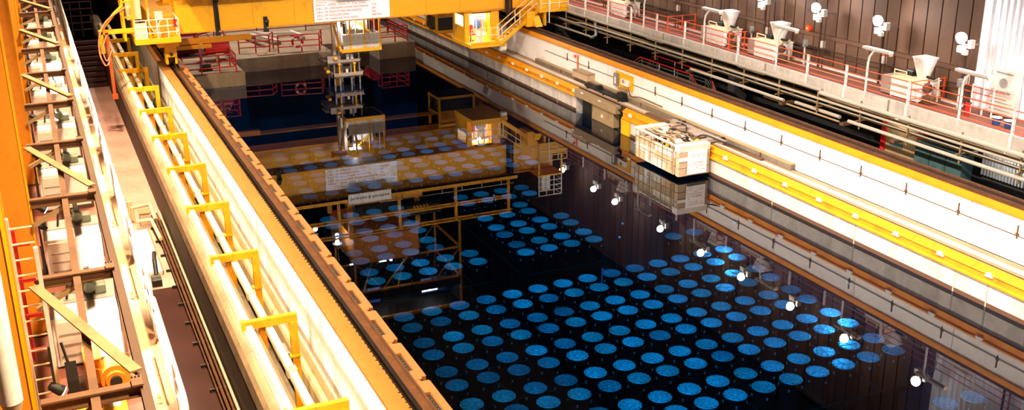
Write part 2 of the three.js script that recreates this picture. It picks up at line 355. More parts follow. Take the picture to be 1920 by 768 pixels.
// right pond edge: yellow edge beam with brackets, ledge walkway, raised crane wall with its own rail
{
  struct('trim_4', [box(29.62, 29.7, 1.3, 1.46, Z0, 112), box(29.42, 29.62, 1.2, 1.24, Z0, 112)], M.rustDark);
  struct('trim_5', [box(29.7, 30.6, 1.2, 1.44, Z0, 112)], M.deckTan);
  struct('trim_6', [box(29.95, 30.25, 1.44, 1.455, Z0, 112)], M.concreteWhite);
  struct('trim_7', [box(30.6, 30.72, 1.2, 1.3, Z0, 112)], M.dark);
  const prof = [[29.28, 0.9], [29.5, 0.9], [29.62, 1.1], [29.62, 1.46], [29.54, 1.45], [29.34, 1.3], [29.31, 1.25], [29.37, 1.22], [29.37, 1.0], [29.28, 0.95]];
  const ranges = [];
  for (let z = 4.1; z < 50.2; z += 5.75) ranges.push([z, Math.min(z + 5.74, 50.25)]);
  for (let z = 56; z < 90; z += 5.75) ranges.push([z, z + 5.74]);
  ranges.forEach(([a, b], i) => {
    const t = thing('edge_beam', `yellow steel edge beam on the right pond wall, ${ORD[i]} length from the camera end`, 'edge beam', [29.4, 0.86, a], 'yellow edge beams on the right pond wall');
    part('beam', profileZ(prof, a, b), M.yellowKerb, t);
    for (let z = 24.4 + 2.27 * Math.ceil((a - 24.4) / 2.27); z < b - 0.3; z += 2.27) part('bracket', profileX([[z - 0.17, 1.17], [z + 0.17, 1.17], [z + 0.09, 1.33], [z - 0.09, 1.33]], 29.28, 29.36), M.white, t, 'small white bracket');
  });
  const g = thing('gate_head', 'bare concrete gate head with two dark openings set in the right pond wall', 'gate', [29.4, 0.3, 53]);
  part('head_block', box(29.26, 29.62, 0.95, 1.42, 50.9, 56.0, 0.02), M.cargoDark, g);
  part('lower_block', box(29.42, 29.9, 0.0, 0.95, 51.4, 54.0, 0.02), M.cargoDark, g);
  part('slot_back', box(29.8, 29.9, -0.9, 0.95, 54.0, 55.9), M.black, g); part('slot_back', box(29.8, 29.9, -0.9, 0.95, 50.45, 51.4), M.black, g);
  part('lug', box(29.36, 29.44, 0.35, 0.5, 52.6, 52.8), M.whiteDim, g);
  part('side_plate', box(29.26, 29.38, 0.02, 0.86, 49.4, 50.25), M.yellow, g, 'yellow side plate');
  part('ledge_bracket', box(29.22, 29.28, 1.3, 1.4, 52.6, 52.9), M.whiteDim, g); part('ledge_bracket', box(29.22, 29.28, 1.3, 1.4, 54.8, 55.1), M.whiteDim, g);

  const w = struct('wall_crane_right', [box(30.76, 31.14, -5, 3.1, -6, 112)], M.concreteWhite);
  for (let z = 4.6; z < 84; z += 5.54) part('panel', box(30.7, 30.77, 1.44, 3.12, z + 0.02, z + 5.52), M.whitePanel[Math.round(z) % 3], w);
  struct('trim_8', profileZ([[30.63, 3.1], [30.8, 3.1], [30.8, 3.38], [30.7, 3.38], [30.66, 3.2], [30.63, 3.18]], Z0, 112), M.yellowKerb);
  struct('trim_9', [box(30.74, 30.86, 3.38, 3.52, Z0, 112), box(30.8, 31.14, 3.1, 3.5, Z0, 112)], M.rust);
  const rail = thing('crane_rail', 'rust brown crane rail on top of the right crane wall', 'rail', [31, 3.5, 30]);
  part('rail_head', box(30.93, 31.03, 3.58, 3.66, Z0, 112, 0.01), M.rust, rail);
  part('rail_foot', box(30.88, 31.1, 3.5, 3.58, Z0, 112), M.rustDark, rail);
  const c = thing('wall_conduit', 'thin brown conduit with short upright branches along the white crane wall', 'conduit', [30.68, 2.4, 30]);
  part('tube', cyl([30.67, 2.44, Z0], [30.67, 2.44, 63], 0.016, 6), M.steelBrown, c);
  for (const z of [24.6, 27.3, 30.0, 32.6, 35.2, 37.9, 40.7, 43.5, 46.3, 49.0, 51.8, 56.8, 59.7]) part('branch', [box(30.65, 30.7, 2.32, 2.82, z, z + 0.04), box(30.66, 30.7, 2.45, 2.52, z - 0.05, z + 0.09)], M.steelBrown, c);
  const lg = thing('cable_ledge', 'grey boxed cable duct at the foot of the crane wall', 'duct', [30.6, 1.44, 50]);
  part('duct', box(30.42, 30.69, 1.44, 1.7, 36.8, 64, 0.02), M.concreteDim, lg);
  part('duct_lid', box(30.4, 30.69, 1.7, 1.74, 36.8, 64), M.cargoDark, lg);
  for (const z of [39, 42, 46, 50, 60]) part('clip', box(30.39, 30.42, 1.5, 1.72, z, z + 0.08), M.steelDark, lg);
}

// ---------------------------------------------------------------- lidded drums standing in racks under water
{
  const TOP = -3;
  const body = (() => { const p = [[0, -5.4], [0.41, -5.4], [0.41, -0.1], [0.42, -0.03]].map(([a, b]) => new THREE.Vector2(a, b)); return bare(new THREE.LatheGeometry(p, 20)); })();
  const lidG = (() => {
    const p = [[0.0, 0.035], [0.06, 0.035], [0.075, 0.012]];
    for (let r = 0.09; r < 0.335; r += 0.045) p.push([r, 0.012], [r + 0.022, 0.019]);
    p.push([0.36, 0.012], [0.37, 0.024], [0.41, 0.024], [0.43, 0.014], [0.433, -0.012], [0.425, -0.03], [0.42, -0.03]);
    return metricUV(bare(new THREE.LatheGeometry(p.reverse().map(([a, b]) => new THREE.Vector2(a, b)), 28)));
  })();
  metricUV(body);
  const ribG = metricUV(mergeGeometries([0, 1, 2, 3, 4, 5].map((i) => { const g = bare(new THREE.BoxGeometry(0.27, 0.02, 0.02)); g.translate(0.22, 0.022, 0); return g.rotateY(i * Math.PI / 3); })));
  const boltG = metricUV(mergeGeometries(Array.from({ length: 12 }, (_, i) => { const g = bare(new THREE.CylinderGeometry(0.016, 0.016, 0.03, 6)); g.translate(0.39, 0.034, 0); return g.rotateY(i * Math.PI / 6 + 0.2); })));
  const lugG = metricUV(mergeGeometries([0, 1, 2, 3].map((i) => { const g = bare(new THREE.BoxGeometry(0.05, 0.09, 0.06)); g.translate(0.42, -0.28, 0); return g.rotateY(i * Math.PI / 2 + 0.5); })));
  const pieces = [['body', body, M.drum], ['lid', lidG, null], ['bolt_ring', boltG, M.rack], ['lug', lugG, M.steelBright], ['rib', ribG, null]];
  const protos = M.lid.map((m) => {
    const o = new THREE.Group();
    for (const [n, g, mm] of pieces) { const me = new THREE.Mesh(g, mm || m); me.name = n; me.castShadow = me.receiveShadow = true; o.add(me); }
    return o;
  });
  // rows of the rack: pairs 1.12 m apart every 2.62 m; places along a row 1.27 m apart
  const rows = [];
  const range = (a, b) => Array.from({ length: b - a + 1 }, (_, i) => a + i);
  const add = (z, cols, block) => rows.push({ z, cols, block });
  const zOf = (m, s) => 32.2 + 1.117 * s + 2.622 * m;
  add(zOf(-2, 0), range(5, 13), 'near'); add(zOf(-2, 1), range(3, 13), 'near');
  for (let m = -1; m <= 2; m++) for (const s of [0, 1]) add(zOf(m, s), range(m === -1 && !s ? 1 : 0, 13), 'near');
  add(zOf(3, 1), [12, 13], 'outlying');
  add(zOf(4, 0), [0, 1, 2, 3, 4, 6, 7, 8, 9], 'middle'); add(zOf(4, 1), [0, 1, 2, 3, 4, 6, 7, 8, 9], 'middle');
  add(zOf(5, 0), [0, 1, 2, 3, 6, 7, 8, 9], 'middle'); add(zOf(5, 1), [0, 1, 2, 3, 6, 7, 8, 9], 'middle');
  add(zOf(6, 0), [0, 1, 2, 3, 6, 7, 8], 'middle'); add(zOf(6, 1), [0, 1, 2, 3, 8], 'middle');
  add(zOf(7, 0), [0, 1, 2, 3, 6, 7, 8, 9], 'middle'); add(zOf(7, 1), [0, 1, 2, 3, 6, 7, 8, 9], 'middle');
  for (let m = 9; m <= 12; m++) for (const s of [0, 1]) add(zOf(m, s), range(0, 11), 'far');
  const ROWNAME = {}; const counts = {};
  for (const r of rows) { counts[r.block] = (counts[r.block] || 0); r.n = counts[r.block]++; }
  for (const r of rows) r.cols.forEach((c, k) => {
    const x = 12.12 + 1.271 * c + 0.0175 * (r.z - 32.2), z = r.z + 0.049 * c;
    const v = rnd(), bright = c / 13 + rr(-0.35, 0.25);  // lids turn paler towards the right, lamplight put into their colour
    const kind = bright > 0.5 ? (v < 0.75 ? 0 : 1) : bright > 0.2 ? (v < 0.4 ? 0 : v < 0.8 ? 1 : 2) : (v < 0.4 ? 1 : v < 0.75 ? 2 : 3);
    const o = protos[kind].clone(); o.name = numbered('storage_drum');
    o.position.set(x, TOP, -z); o.rotation.y = rr(0, 6.28);
    const side = k === 0 ? 'leftmost' : k === r.cols.length - 1 ? 'rightmost' : ORD[k] + ' from the left';
    o.userData = { label: `blue lidded sunken drum, ${side} in row ${ORD[r.n]} of the ${r.block} rack`, category: 'drum', group: 'lidded drums standing in the flooded storage racks' };
    scene.add(o); origins.set(o, [x, TOP, z]);
  });
  for (const [x, z, w] of [[27.3, 23.7, 'left'], [28.5, 23.6, 'right']]) {
    const o = protos[1].clone(); o.name = numbered('storage_drum'); o.position.set(x, TOP, -z);
    o.userData = { label: `${w} of two lone sunken drums near the foot of the right wall`, category: 'drum', group: 'lidded drums standing in the flooded storage racks' };
    scene.add(o); origins.set(o, [x, TOP, z]);
  }
  // dark rack frames that hold the drums
  const racks = [['near', 26.3, 39.4, 11.5, 28.9, 'wide dark steel rack standing under the nearest drums'], ['middle', 42.0, 52.6, 11.6, 17.9, 'narrow dark steel rack under the middle drums near the left wall'], ['middle', 42.0, 52.6, 19.2, 24.4, 'dark steel rack under the middle drums away from the walls'], ['far', 55.3, 66.8, 11.6, 27.5, 'dark steel rack under the far drums below the crane']];
  for (const [, za, zb, xa, xb, label] of racks) {
    const t = thing('storage_rack', label, 'rack', [(xa + xb) / 2, POOL_BOTTOM, (za + zb) / 2]);
    for (let x = xa; x < xb + 0.1; x += 2.542) part('runner', box(x - 0.05, x + 0.05, -3.75, -3.6, za, zb), M.rack, t);
    for (let z = za; z < zb + 0.1; z += 2.622) part('cross_bar', box(xa, xb, -3.95, -3.75, z - 0.06, z + 0.06), M.rack, t);
    part('post', (() => { const g = []; for (let x = xa; x < xb + 0.1; x += 2.542) for (let z = za; z < zb + 0.1; z += 5.244) g.push(box(x - 0.08, x + 0.08, POOL_BOTTOM, -3.95, z - 0.08, z + 0.08)); return g; })(), M.rack, t);
    part('shelf', box(xa, xb, -8.6, -8.5, za, zb), M.poolDark, t);
  }
  // slim sounding rods standing in the gap of the racks
  [[21.2, 49.8], [25.3, 43.0], [24.2, 41.4], [23.2, 54.6]].forEach(([x, z], i) => {
    const t = thing('depth_rod', `slim dark rod standing in the flooded gap between racks, ${ORD[i]} of four`, 'rod', [x, POOL_BOTTOM, z], 'rods in the flooded gap');
    part('tube', cyl([x, POOL_BOTTOM, z], [x, -2.4, z], 0.05, 8), M.rack, t); part('cap', ball([x, -2.4, z], 0.08), M.steelBright, t);
  });
}

// ---------------------------------------------------------------- the travelling crane across the pond
function railing(parent, pts, h, m, opt = {}) {          // posts at each point, level rails between them
  const { r = 0.025, levels = [1, 0.5], names = ['post', 'hand_rail'], round = 6 } = opt;
  pts.forEach((p) => part(names[0], cyl(p, [p[0], p[1] + h, p[2]], r * 1.15, round), m, parent));
  for (const l of levels) for (let i = 0; i + 1 < pts.length; i++) part(names[1], cyl([pts[i][0], pts[i][1] + h * l, pts[i][2]], [pts[i + 1][0], pts[i + 1][1] + h * l, pts[i + 1][2]], r, round), m, parent);
}
{
  const G = thing('crane_girder', 'wide bright yellow box girder of the crane with the white lettered sign, nearer of two', 'crane girder', [19, 4.84, 66.4]);
  part('web', box(7.6, 33, 4.9, 6.95, 66.46, 67.94), M.yellow, G);
  part('bottom_flange', box(7.6, 33, 4.82, 4.9, 66.38, 68.02), M.yellowDeep, G);
  part('top_flange', box(7.6, 33, 6.95, 7.03, 66.3, 68.1), M.yellowDeep, G);
  for (const x of [9.6, 12.2, 14.8, 23.6, 26.0, 30.4]) part('seam', box(x, x + 0.03, 4.92, 6.94, 66.44, 66.47), M.yellowDeep, G);
  part('trolley_rail', box(8, 32, 7.03, 7.15, 67.2, 67.28), M.rail, G);
  for (const x of [8.4, 12.6, 16.8, 21.1, 25.3, 29.4]) {
    const p = part('stanchion', box(x - 0.09, x + 0.09, 7.0, 9.95, 66.32, 66.5), M.yellow, G);
    part('knee_brace', bar([x, 7.05, 66.1], [x, 8.0, 66.36], 0.08, 0.08), M.yellow, p);
  }
  for (const y of [8.62, 8.8, 9.72, 9.92]) part('guard_beam', box(8.3, 29.6, y - 0.05, y + 0.05, 66.3, 66.42), M.yellow, G);
  part('walkway', box(8.2, 29.8, 7.03, 7.1, 65.7, 66.4), M.darkPanel, G);
  part('walkway_edge', box(8.2, 29.8, 6.98, 7.2, 65.66, 65.7), M.yellow, G);
  for (let x = 20.2; x < 31; x += 1.55) part('white_post', cyl([x, 7.1, 67.9], [x, 8.35, 67.9], 0.03, 6), M.white, G);
  for (const y of [7.75, 8.3]) part('white_rail', cyl([20.2, y, 67.9], [30.5, y, 67.9], 0.025, 6), M.white, G);
  for (const [x, l] of [[9.95, 2.2], [12.9, 1.5]]) {
    const y1 = l > 2 ? 7.0 : 5.5;
    part('cable_drop', [cyl([x, 4.6, 66.36], [x, y1, 66.36], 0.09, 8), cyl([x + 0.16, 4.9, 66.34], [x + 0.1, y1, 66.34], 0.06, 8), ball([x + 0.1, y1 - 0.3, 66.32], 0.16), box(x - 0.12, x + 0.2, 4.55, 4.75, 66.3, 66.42)], M.black, G);
  }
  part('cable_drop', [cyl([29.5, 3.0, 66.36], [29.5, 7.0, 66.36], 0.12, 8), cyl([29.75, 4.2, 66.34], [29.72, 7.0, 66.34], 0.08, 8), cyl([29.3, 4.6, 66.34], [29.32, 7.0, 66.34], 0.06, 8)], M.rustDark, G);
  const S = thing('crane_sign', 'large white rectangular sign with red lettering on the front of the yellow girder', 'sign', [18.5, 4.9, 66.35]);
  part('sign_plate', box(16.02, 21.04, 4.9, 6.4, 66.33, 66.44), M.white, S);
  const tex = canvas(2048, 612, (c) => {
    c.fillStyle = '#fbfaf8'; c.fillRect(0, 0, 2048, 612); c.fillStyle = '#c2431f'; c.textBaseline = 'alphabetic';
    const line = (t, x, y, s, w) => { c.font = `bold ${s}px sans-serif`; c.fillText(t, x, y, w); };
    line('MAXIMUM WORKING LOADS', 40, 66, 38, 540); line('SEE INSTRUCTIONS', 40, 118, 34, 480);
    line('B.N.F.L.   CRANE  SERIAL  Nº  2166  03026', 50, 200, 74, 1350);
    line('S.W.L.  OF  CONTAINER LIFTING MECHANISM', 50, 294, 74, 1420); line('7.2t', 1560, 270, 74);
    line('S.W.L.  OF  RACK LIFTING MECHANISM', 50, 388, 74, 1230); line('20t', 1560, 362, 74);
    line('S.W.L.  OF  AUXILIARY HOIST', 50, 482, 74, 900); line('20t', 1560, 454, 74);
    line('S.W.L.  OF  SAMPLING TOOL HOIST', 50, 576, 74, 1120); line('400 KGs', 1560, 546, 74);
  });
  signFace(S, tex, 16.06, 21.0, 4.93, 6.37, 66.325);
  const S2 = thing('maker_sign', 'narrow white maker sign above the lettered sign, seen mirrored in the water', 'sign', [18.9, 6.7, 66.2]);
  part('sign_plate', box(17.3, 20.3, 6.62, 7.32, 65.56, 65.64), M.white, S2);
  part('hanger', [box(17.6, 17.66, 7.2, 7.5, 65.56, 65.62), box(19.9, 19.96, 7.2, 7.5, 65.56, 65.62)], M.grey, S2);
  const tex2 = canvas(1024, 240, (c) => { c.fillStyle = '#f3f2f0'; c.fillRect(0, 0, 1024, 240); c.fillStyle = '#1a1a1c'; c.font = 'bold 100px sans-serif'; c.textBaseline = 'middle'; c.fillText('Strachan & Henshaw', 30, 122, 964); });
  signFace(S2, tex2, 17.33, 20.27, 6.65, 7.29, 65.555);

  const G2 = thing('crane_girder', 'second yellow box girder behind the lettered one, seen mostly as a dim mirror image', 'crane girder', [19, 4.84, 72.4]);
  part('web', box(7.6, 33, 4.9, 6.95, 72.46, 73.94), M.yellow, G2);
  part('bottom_flange', box(7.6, 33, 4.82, 4.9, 72.38, 74.02), M.yellowDeep, G2);
  part('top_flange', box(7.6, 33, 6.95, 7.03, 72.3, 74.1), M.yellowDeep, G2);
  part('walkway', box(8.2, 30, 4.0, 4.1, 74.0, 74.8), M.yellowDeep, G2);
  part('hanging_walkway', [box(8.0, 13.0, 3.16, 3.5, 71.9, 72.3, 0.02), box(8.0, 10.3, 2.86, 3.1, 71.7, 72.0, 0.02)], M.yellowDeep, G2);
  railing(G2, [[8, 7.03, 73.9], [14, 7.03, 73.9], [20, 7.03, 73.9], [26, 7.03, 73.9], [32, 7.03, 73.9]], 1.1, M.white);
}
{
  // left end carriage on the pond wall rail
  const E = thing('end_carriage', 'yellow end carriage of the crane standing on the left crane rail', 'end carriage', [7, 3, 66]);
  part('box_beam', box(6.2, 7.9, 4.75, 5.9, 67.0, 75.5, 0.03), M.yellowDeep, E);
  for (const z of [66.3, 74.4]) {
    part('wheel_fork', [box(6.72, 6.86, 3.12, 4.5, z - 0.35, z + 0.35, 0.02), box(7.24, 7.38, 3.12, 4.5, z - 0.35, z + 0.35, 0.02), box(6.72, 7.38, 3.55, 4.3, z - 0.42, z - 0.34, 0.02)], M.yellow, E);
    part('head_block', box(6.3, 7.55, 4.2, 4.62, z - 0.6, z + 0.6, 0.03), M.yellow, E);
    part('wheel', cyl([6.95, 3.34, z], [7.16, 3.34, z], 0.34, 20), M.rail, E);
    part('buffer', cyl([7.05, 3.75, z - 0.52], [7.05, 3.75, z - 0.4], 0.1, 12), M.black, E);
  }
  const D = thing('crane_platform', 'yellow maintenance platform with pale railings above the left crane rail', 'platform', [6.3, 4.62, 66]);
  part('deck', box(5.05, 7.6, 4.66, 4.84, 65.0, 67.4), M.yellowDeep, D);
  part('edge', [box(5.05, 7.6, 4.6, 4.92, 64.95, 65.03), box(7.55, 7.62, 4.6, 4.92, 65, 67.4), box(5.02, 5.08, 4.6, 4.92, 65, 67.4)], M.yellow, D);
  railing(D, [[5.1, 4.84, 65.05], [5.75, 4.84, 65.05], [6.35, 4.84, 65.05], [6.95, 4.84, 65.05], [7.55, 4.84, 65.05], [7.55, 4.84, 66.2], [7.55, 4.84, 67.3]], 1.15, M.white, { r: 0.03, levels: [1, 0.66, 0.33] });
  part('mesh_panel', [box(5.15, 5.72, 4.9, 5.85, 65.06, 65.08)], M.cream, D);
  const C = thing('collector_tower', 'tall yellow framed tower with an arm reaching to the cable bridges', 'crane tower', [4.9, 4.6, 66]);
  for (const [x, z] of [[4.55, 65.4], [5.1, 65.4], [4.55, 66.6], [5.1, 66.6], [5.95, 65.5]]) part('tower_post', box(x - 0.07, x + 0.07, 4.84, 8.6, z - 0.07, z + 0.07), M.yellow, C);
  for (const y of [5.3, 6.2, 7.1, 8.0]) part('cross_tie', [box(4.5, 5.15, y - 0.05, y + 0.05, 65.35, 65.45), box(4.5, 4.6, y - 0.05, y + 0.05, 65.4, 66.6)], M.yellow, C);
  part('cabinet', box(4.75, 5.6, 6.0, 7.6, 65.6, 66.5, 0.03), M.cream, C);
  part('arm', [box(3.1, 5.2, 5.3, 5.56, 65.3, 65.55, 0.02), box(3.1, 3.34, 4.2, 5.5, 65.3, 65.55, 0.02)], M.yellow, C);
  part('brace', pipe([[3.2, 5.5, 65.3], [4.1, 6.5, 65.3], [4.6, 6.9, 65.35]], 0.09, 8), M.yellow, C);
  part('collector_leg', [box(3.45, 3.62, 1.6, 5.4, 65.3, 65.5), box(3.4, 3.7, 1.5, 1.75, 65.2, 65.6)], M.orange, C, 'orange collector leg');
  part('hose', [curve([[4.7, 6.8, 65.2], [3.6, 6.1, 65.15], [3.1, 5.2, 65.1], [3.05, 4.0, 65.1], [3.3, 3.5, 65.1], [3.55, 3.9, 65.2]], 0.05), curve([[3.5, 5.3, 65.2], [3.2, 4.4, 65.1], [3.35, 3.8, 65.1], [3.7, 4.4, 65.2]], 0.035)], M.orangePale, C);
  const B = single('junction_box', 'white square control box on the platform railing at the left end of the crane', 'box', [6.55, 5.9, 65.4], [box(6.3, 6.75, 5.9, 6.4, 65.3, 65.6, 0.02), cyl([6.5, 4.84, 65.45], [6.5, 5.9, 65.45], 0.04), curve([[6.6, 5.9, 65.3], [6.2, 5.3, 65.2], [6.0, 5.6, 65.3], [6.0, 6.9, 65.5]], 0.04)], M.whiteDim);
  const X = thing('fire_extinguisher', 'small red extinguisher on the white railing at the left crane platform', 'fire extinguisher', [7.35, 5.4, 65.1]);
  part('cylinder', cyl([7.35, 5.5, 65.0], [7.35, 5.95, 65.0], 0.09, 12), M.red, X); part('valve', [cyl([7.35, 5.95, 65], [7.35, 6.05, 65], 0.03, 6), cyl([7.35, 6.02, 65], [7.45, 5.85, 64.95], 0.02, 6)], M.black, X);
}
{
  // driver's cabin hung under the girder with its balcony, stair and landing
  const K = thing('crane_cabin', 'yellow driver cabin with an open white door hung under the right end of the girder', 'crane cabin', [27.6, 2.6, 66.8]);
  part('floor_slab', box(26.3, 28.95, 2.5, 2.72, 65.4, 68.8), M.yellow, K);
  part('roof', box(26.25, 29.0, 4.72, 4.84, 66.5, 68.9), M.yellow, K);
  part('rear_wall', box(26.35, 28.9, 2.72, 4.75, 68.7, 68.78), M.white, K);
  part('side_wall', [box(26.35, 26.43, 2.72, 3.75, 66.6, 68.75), box(26.35, 26.43, 4.5, 4.75, 66.6, 68.75), box(26.35, 26.43, 3.75, 4.5, 66.6, 66.8), box(26.35, 26.43, 3.75, 4.5, 68.4, 68.75), box(28.82, 28.9, 2.72, 4.75, 66.6, 68.75)], M.yellow, K);
  part('front_wall', [box(26.35, 26.72, 2.72, 4.75, 66.58, 66.66), box(28.2, 28.9, 2.72, 4.75, 66.58, 66.66), box(26.72, 28.2, 4.6, 4.75, 66.58, 66.66)], M.yellow, K);
  part('side_window', box(26.38, 26.4, 3.75, 4.5, 66.8, 68.4), M.glass, K);
  const door = part('door', [box(26.98, 27.06, 2.75, 4.55, 66.1, 66.14), box(27.42, 27.5, 2.75, 4.55, 66.1, 66.14), box(27.06, 27.42, 2.75, 3.55, 66.1, 66.14), box(27.06, 27.42, 4.42, 4.55, 66.1, 66.14)], M.white, K, 'open white door with a window');
  part('door_pane', box(27.06, 27.42, 3.55, 4.42, 66.11, 66.13), M.glass, door);
  part('door_handle', box(27.4, 27.48, 3.6, 3.66, 66.05, 66.1), M.steelBright, door);
  part('header', box(26.9, 28.3, 4.66, 4.72, 66.5, 66.6), M.rustDark, K);
  part('ceiling_tube', box(26.8, 28.4, 4.62, 4.7, 67.6, 67.75), glow([1, 0.98, 0.95], 12), K);
  part('control_desk', [box(26.6, 27.0, 2.72, 3.5, 67.4, 68.5, 0.02), box(27.9, 28.5, 3.4, 3.9, 68.3, 68.6, 0.02)], M.greenGrey, K);
  point([27.6, 4.45, 67.4], 26, [1, 0.97, 0.9], 6);
  const ch = thing('driver_chair', 'red driver chair inside the yellow crane cabin', 'chair', [26.98, 2.72, 66.95]);
  part('seat', box(26.72, 27.2, 3.12, 3.24, 66.75, 67.2, 0.03), M.chair, ch); part('backrest', box(26.72, 27.2, 3.24, 3.8, 67.14, 67.24, 0.03), M.chair, ch);
  part('pedestal', [cyl([26.96, 2.74, 66.97], [26.96, 3.12, 66.97], 0.05), cyl([26.96, 2.72, 66.97], [26.96, 2.76, 66.97], 0.22, 12)], M.black, ch);
  single('jacket', 'dark blue jacket hanging inside the crane cabin doorway', 'jacket', [27.9, 3.2, 68.2], [box(27.75, 28.05, 3.3, 3.95, 68.0, 68.2, 0.08), box(27.68, 27.78, 3.35, 3.8, 68.02, 68.16, 0.04), box(28.02, 28.12, 3.35, 3.8, 68.02, 68.16, 0.04), cyl([27.9, 3.95, 68.1], [27.9, 4.1, 68.2], 0.02)], M.blueCloth);
  const b = thing('balcony_railing', 'white railing round the balcony in front of the crane cabin', 'railing', [27.6, 2.72, 65.5]);
  railing(b, [[26.4, 2.72, 65.45], [27.1, 2.72, 65.45], [27.8, 2.72, 65.45], [28.4, 2.72, 65.45]], 1.05, M.cream, { r: 0.028, levels: [1, 0.55] });
  part('toe_board', box(26.35, 28.9, 2.7, 2.86, 65.4, 65.44), M.yellow, b);
  const st = thing('stair', 'steep yellow stair climbing from the cabin balcony to the girder landing', 'stair', [30, 2.7, 65.6]);
  for (const z of [65.25, 66.05]) part('stringer', bar([28.4, 2.7, z], [31.35, 4.8, z], 0.06, 0.24), M.yellow, st);
  for (let i = 0; i < 9; i++) part('tread', box(28.62 + i * 0.31, 28.86 + i * 0.31, 2.82 + i * 0.22, 2.87 + i * 0.22, 65.28, 66.02), M.cream, st);
  for (const z of [65.25, 66.05]) {
    for (const k of [0.05, 0.5, 0.95]) part('post', cyl([28.4 + 2.95 * k, 2.75 + 2.1 * k, z], [28.4 + 2.95 * k, 3.75 + 2.1 * k, z], 0.03, 6), M.cream, st);
    for (const h of [1.0, 0.55]) part('hand_rail', cyl([28.5, 2.78 + h, z], [31.3, 4.78 + h, z], 0.03, 6), M.cream, st);
  }
  const L = thing('crane_landing', 'yellow landing with pale railings at the head of the crane stair', 'landing', [32.3, 4.7, 65.9]);
  part('deck', box(31.2, 33.5, 4.62, 4.82, 64.9, 67), M.yellow, L);
  railing(L, [[31.3, 4.82, 64.95], [32, 4.82, 64.95], [32.7, 4.82, 64.95], [33.4, 4.82, 64.95], [33.4, 4.82, 66]], 1.15, M.cream, { r: 0.032, levels: [1, 0.66, 0.33] });
  part('mesh_panel', box(31.35, 33.35, 4.86, 5.5, 64.97, 64.99), M.yellow, L);
  railing(L, [[31.2, 7.1, 65], [31.8, 7.1, 65], [32.4, 7.1, 65], [33.0, 7.1, 65], [33.0, 7.1, 66.2]], 1.5, M.white, { r: 0.03, levels: [1, 0.75, 0.5, 0.25] });
  part('upper_deck', box(31.1, 33.1, 7.0, 7.1, 64.9, 67), M.yellow, L); part('post', box(31.15, 31.27, 4.8, 7.0, 65, 65.12), M.yellow, L); part('post', box(32.95, 33.07, 4.8, 7.0, 65, 65.12), M.yellow, L);
  part('white_case', box(31.6, 32.3, 7.1, 8.4, 65.4, 66, 0.03), M.white, L);
  const E = thing('end_carriage', 'yellow end carriage of the crane standing on the right crane wall', 'end carriage', [31.2, 3.7, 66]);
  part('box_beam', box(30.5, 32.0, 4.1, 4.8, 65.6, 75.5, 0.03), M.yellowDeep, E);
  for (const z of [65.9, 74.4]) {
    part('wheel_fork', [box(30.72, 30.84, 3.72, 4.5, z - 0.5, z + 0.5, 0.02), box(31.14, 31.26, 3.72, 4.5, z - 0.5, z + 0.5, 0.02)], M.yellow, E);
    part('wheel', cyl([30.87, 3.97, z], [31.09, 3.97, z], 0.3, 20), M.rail, E);
    part('rail_sweep', profileX([[z - 1.4, 3.74], [z - 0.5, 3.74], [z - 0.4, 4.4], [z - 0.8, 4.4]], 30.75, 31.25), M.yellow, E);
  }
  part('leg', [box(30.3, 30.9, 3.7, 4.7, 65.0, 66.4, 0.03), box(31.6, 31.75, 3.7, 4.7, 65.0, 65.3)], M.yellow, E);
  part('downpipe', cyl([31.9, 3.9, 64.85], [31.9, 5.9, 64.85], 0.04, 8), M.white, E);
  single('white_box', 'small white box fixed under the cabin balcony at its right end', 'box', [28.7, 2.2, 65.7], [box(28.5, 28.95, 2.18, 2.5, 65.45, 65.8, 0.02), cyl([28.6, 2.18, 65.6], [28.6, 2.1, 65.6], 0.05)], M.whiteDim);
}
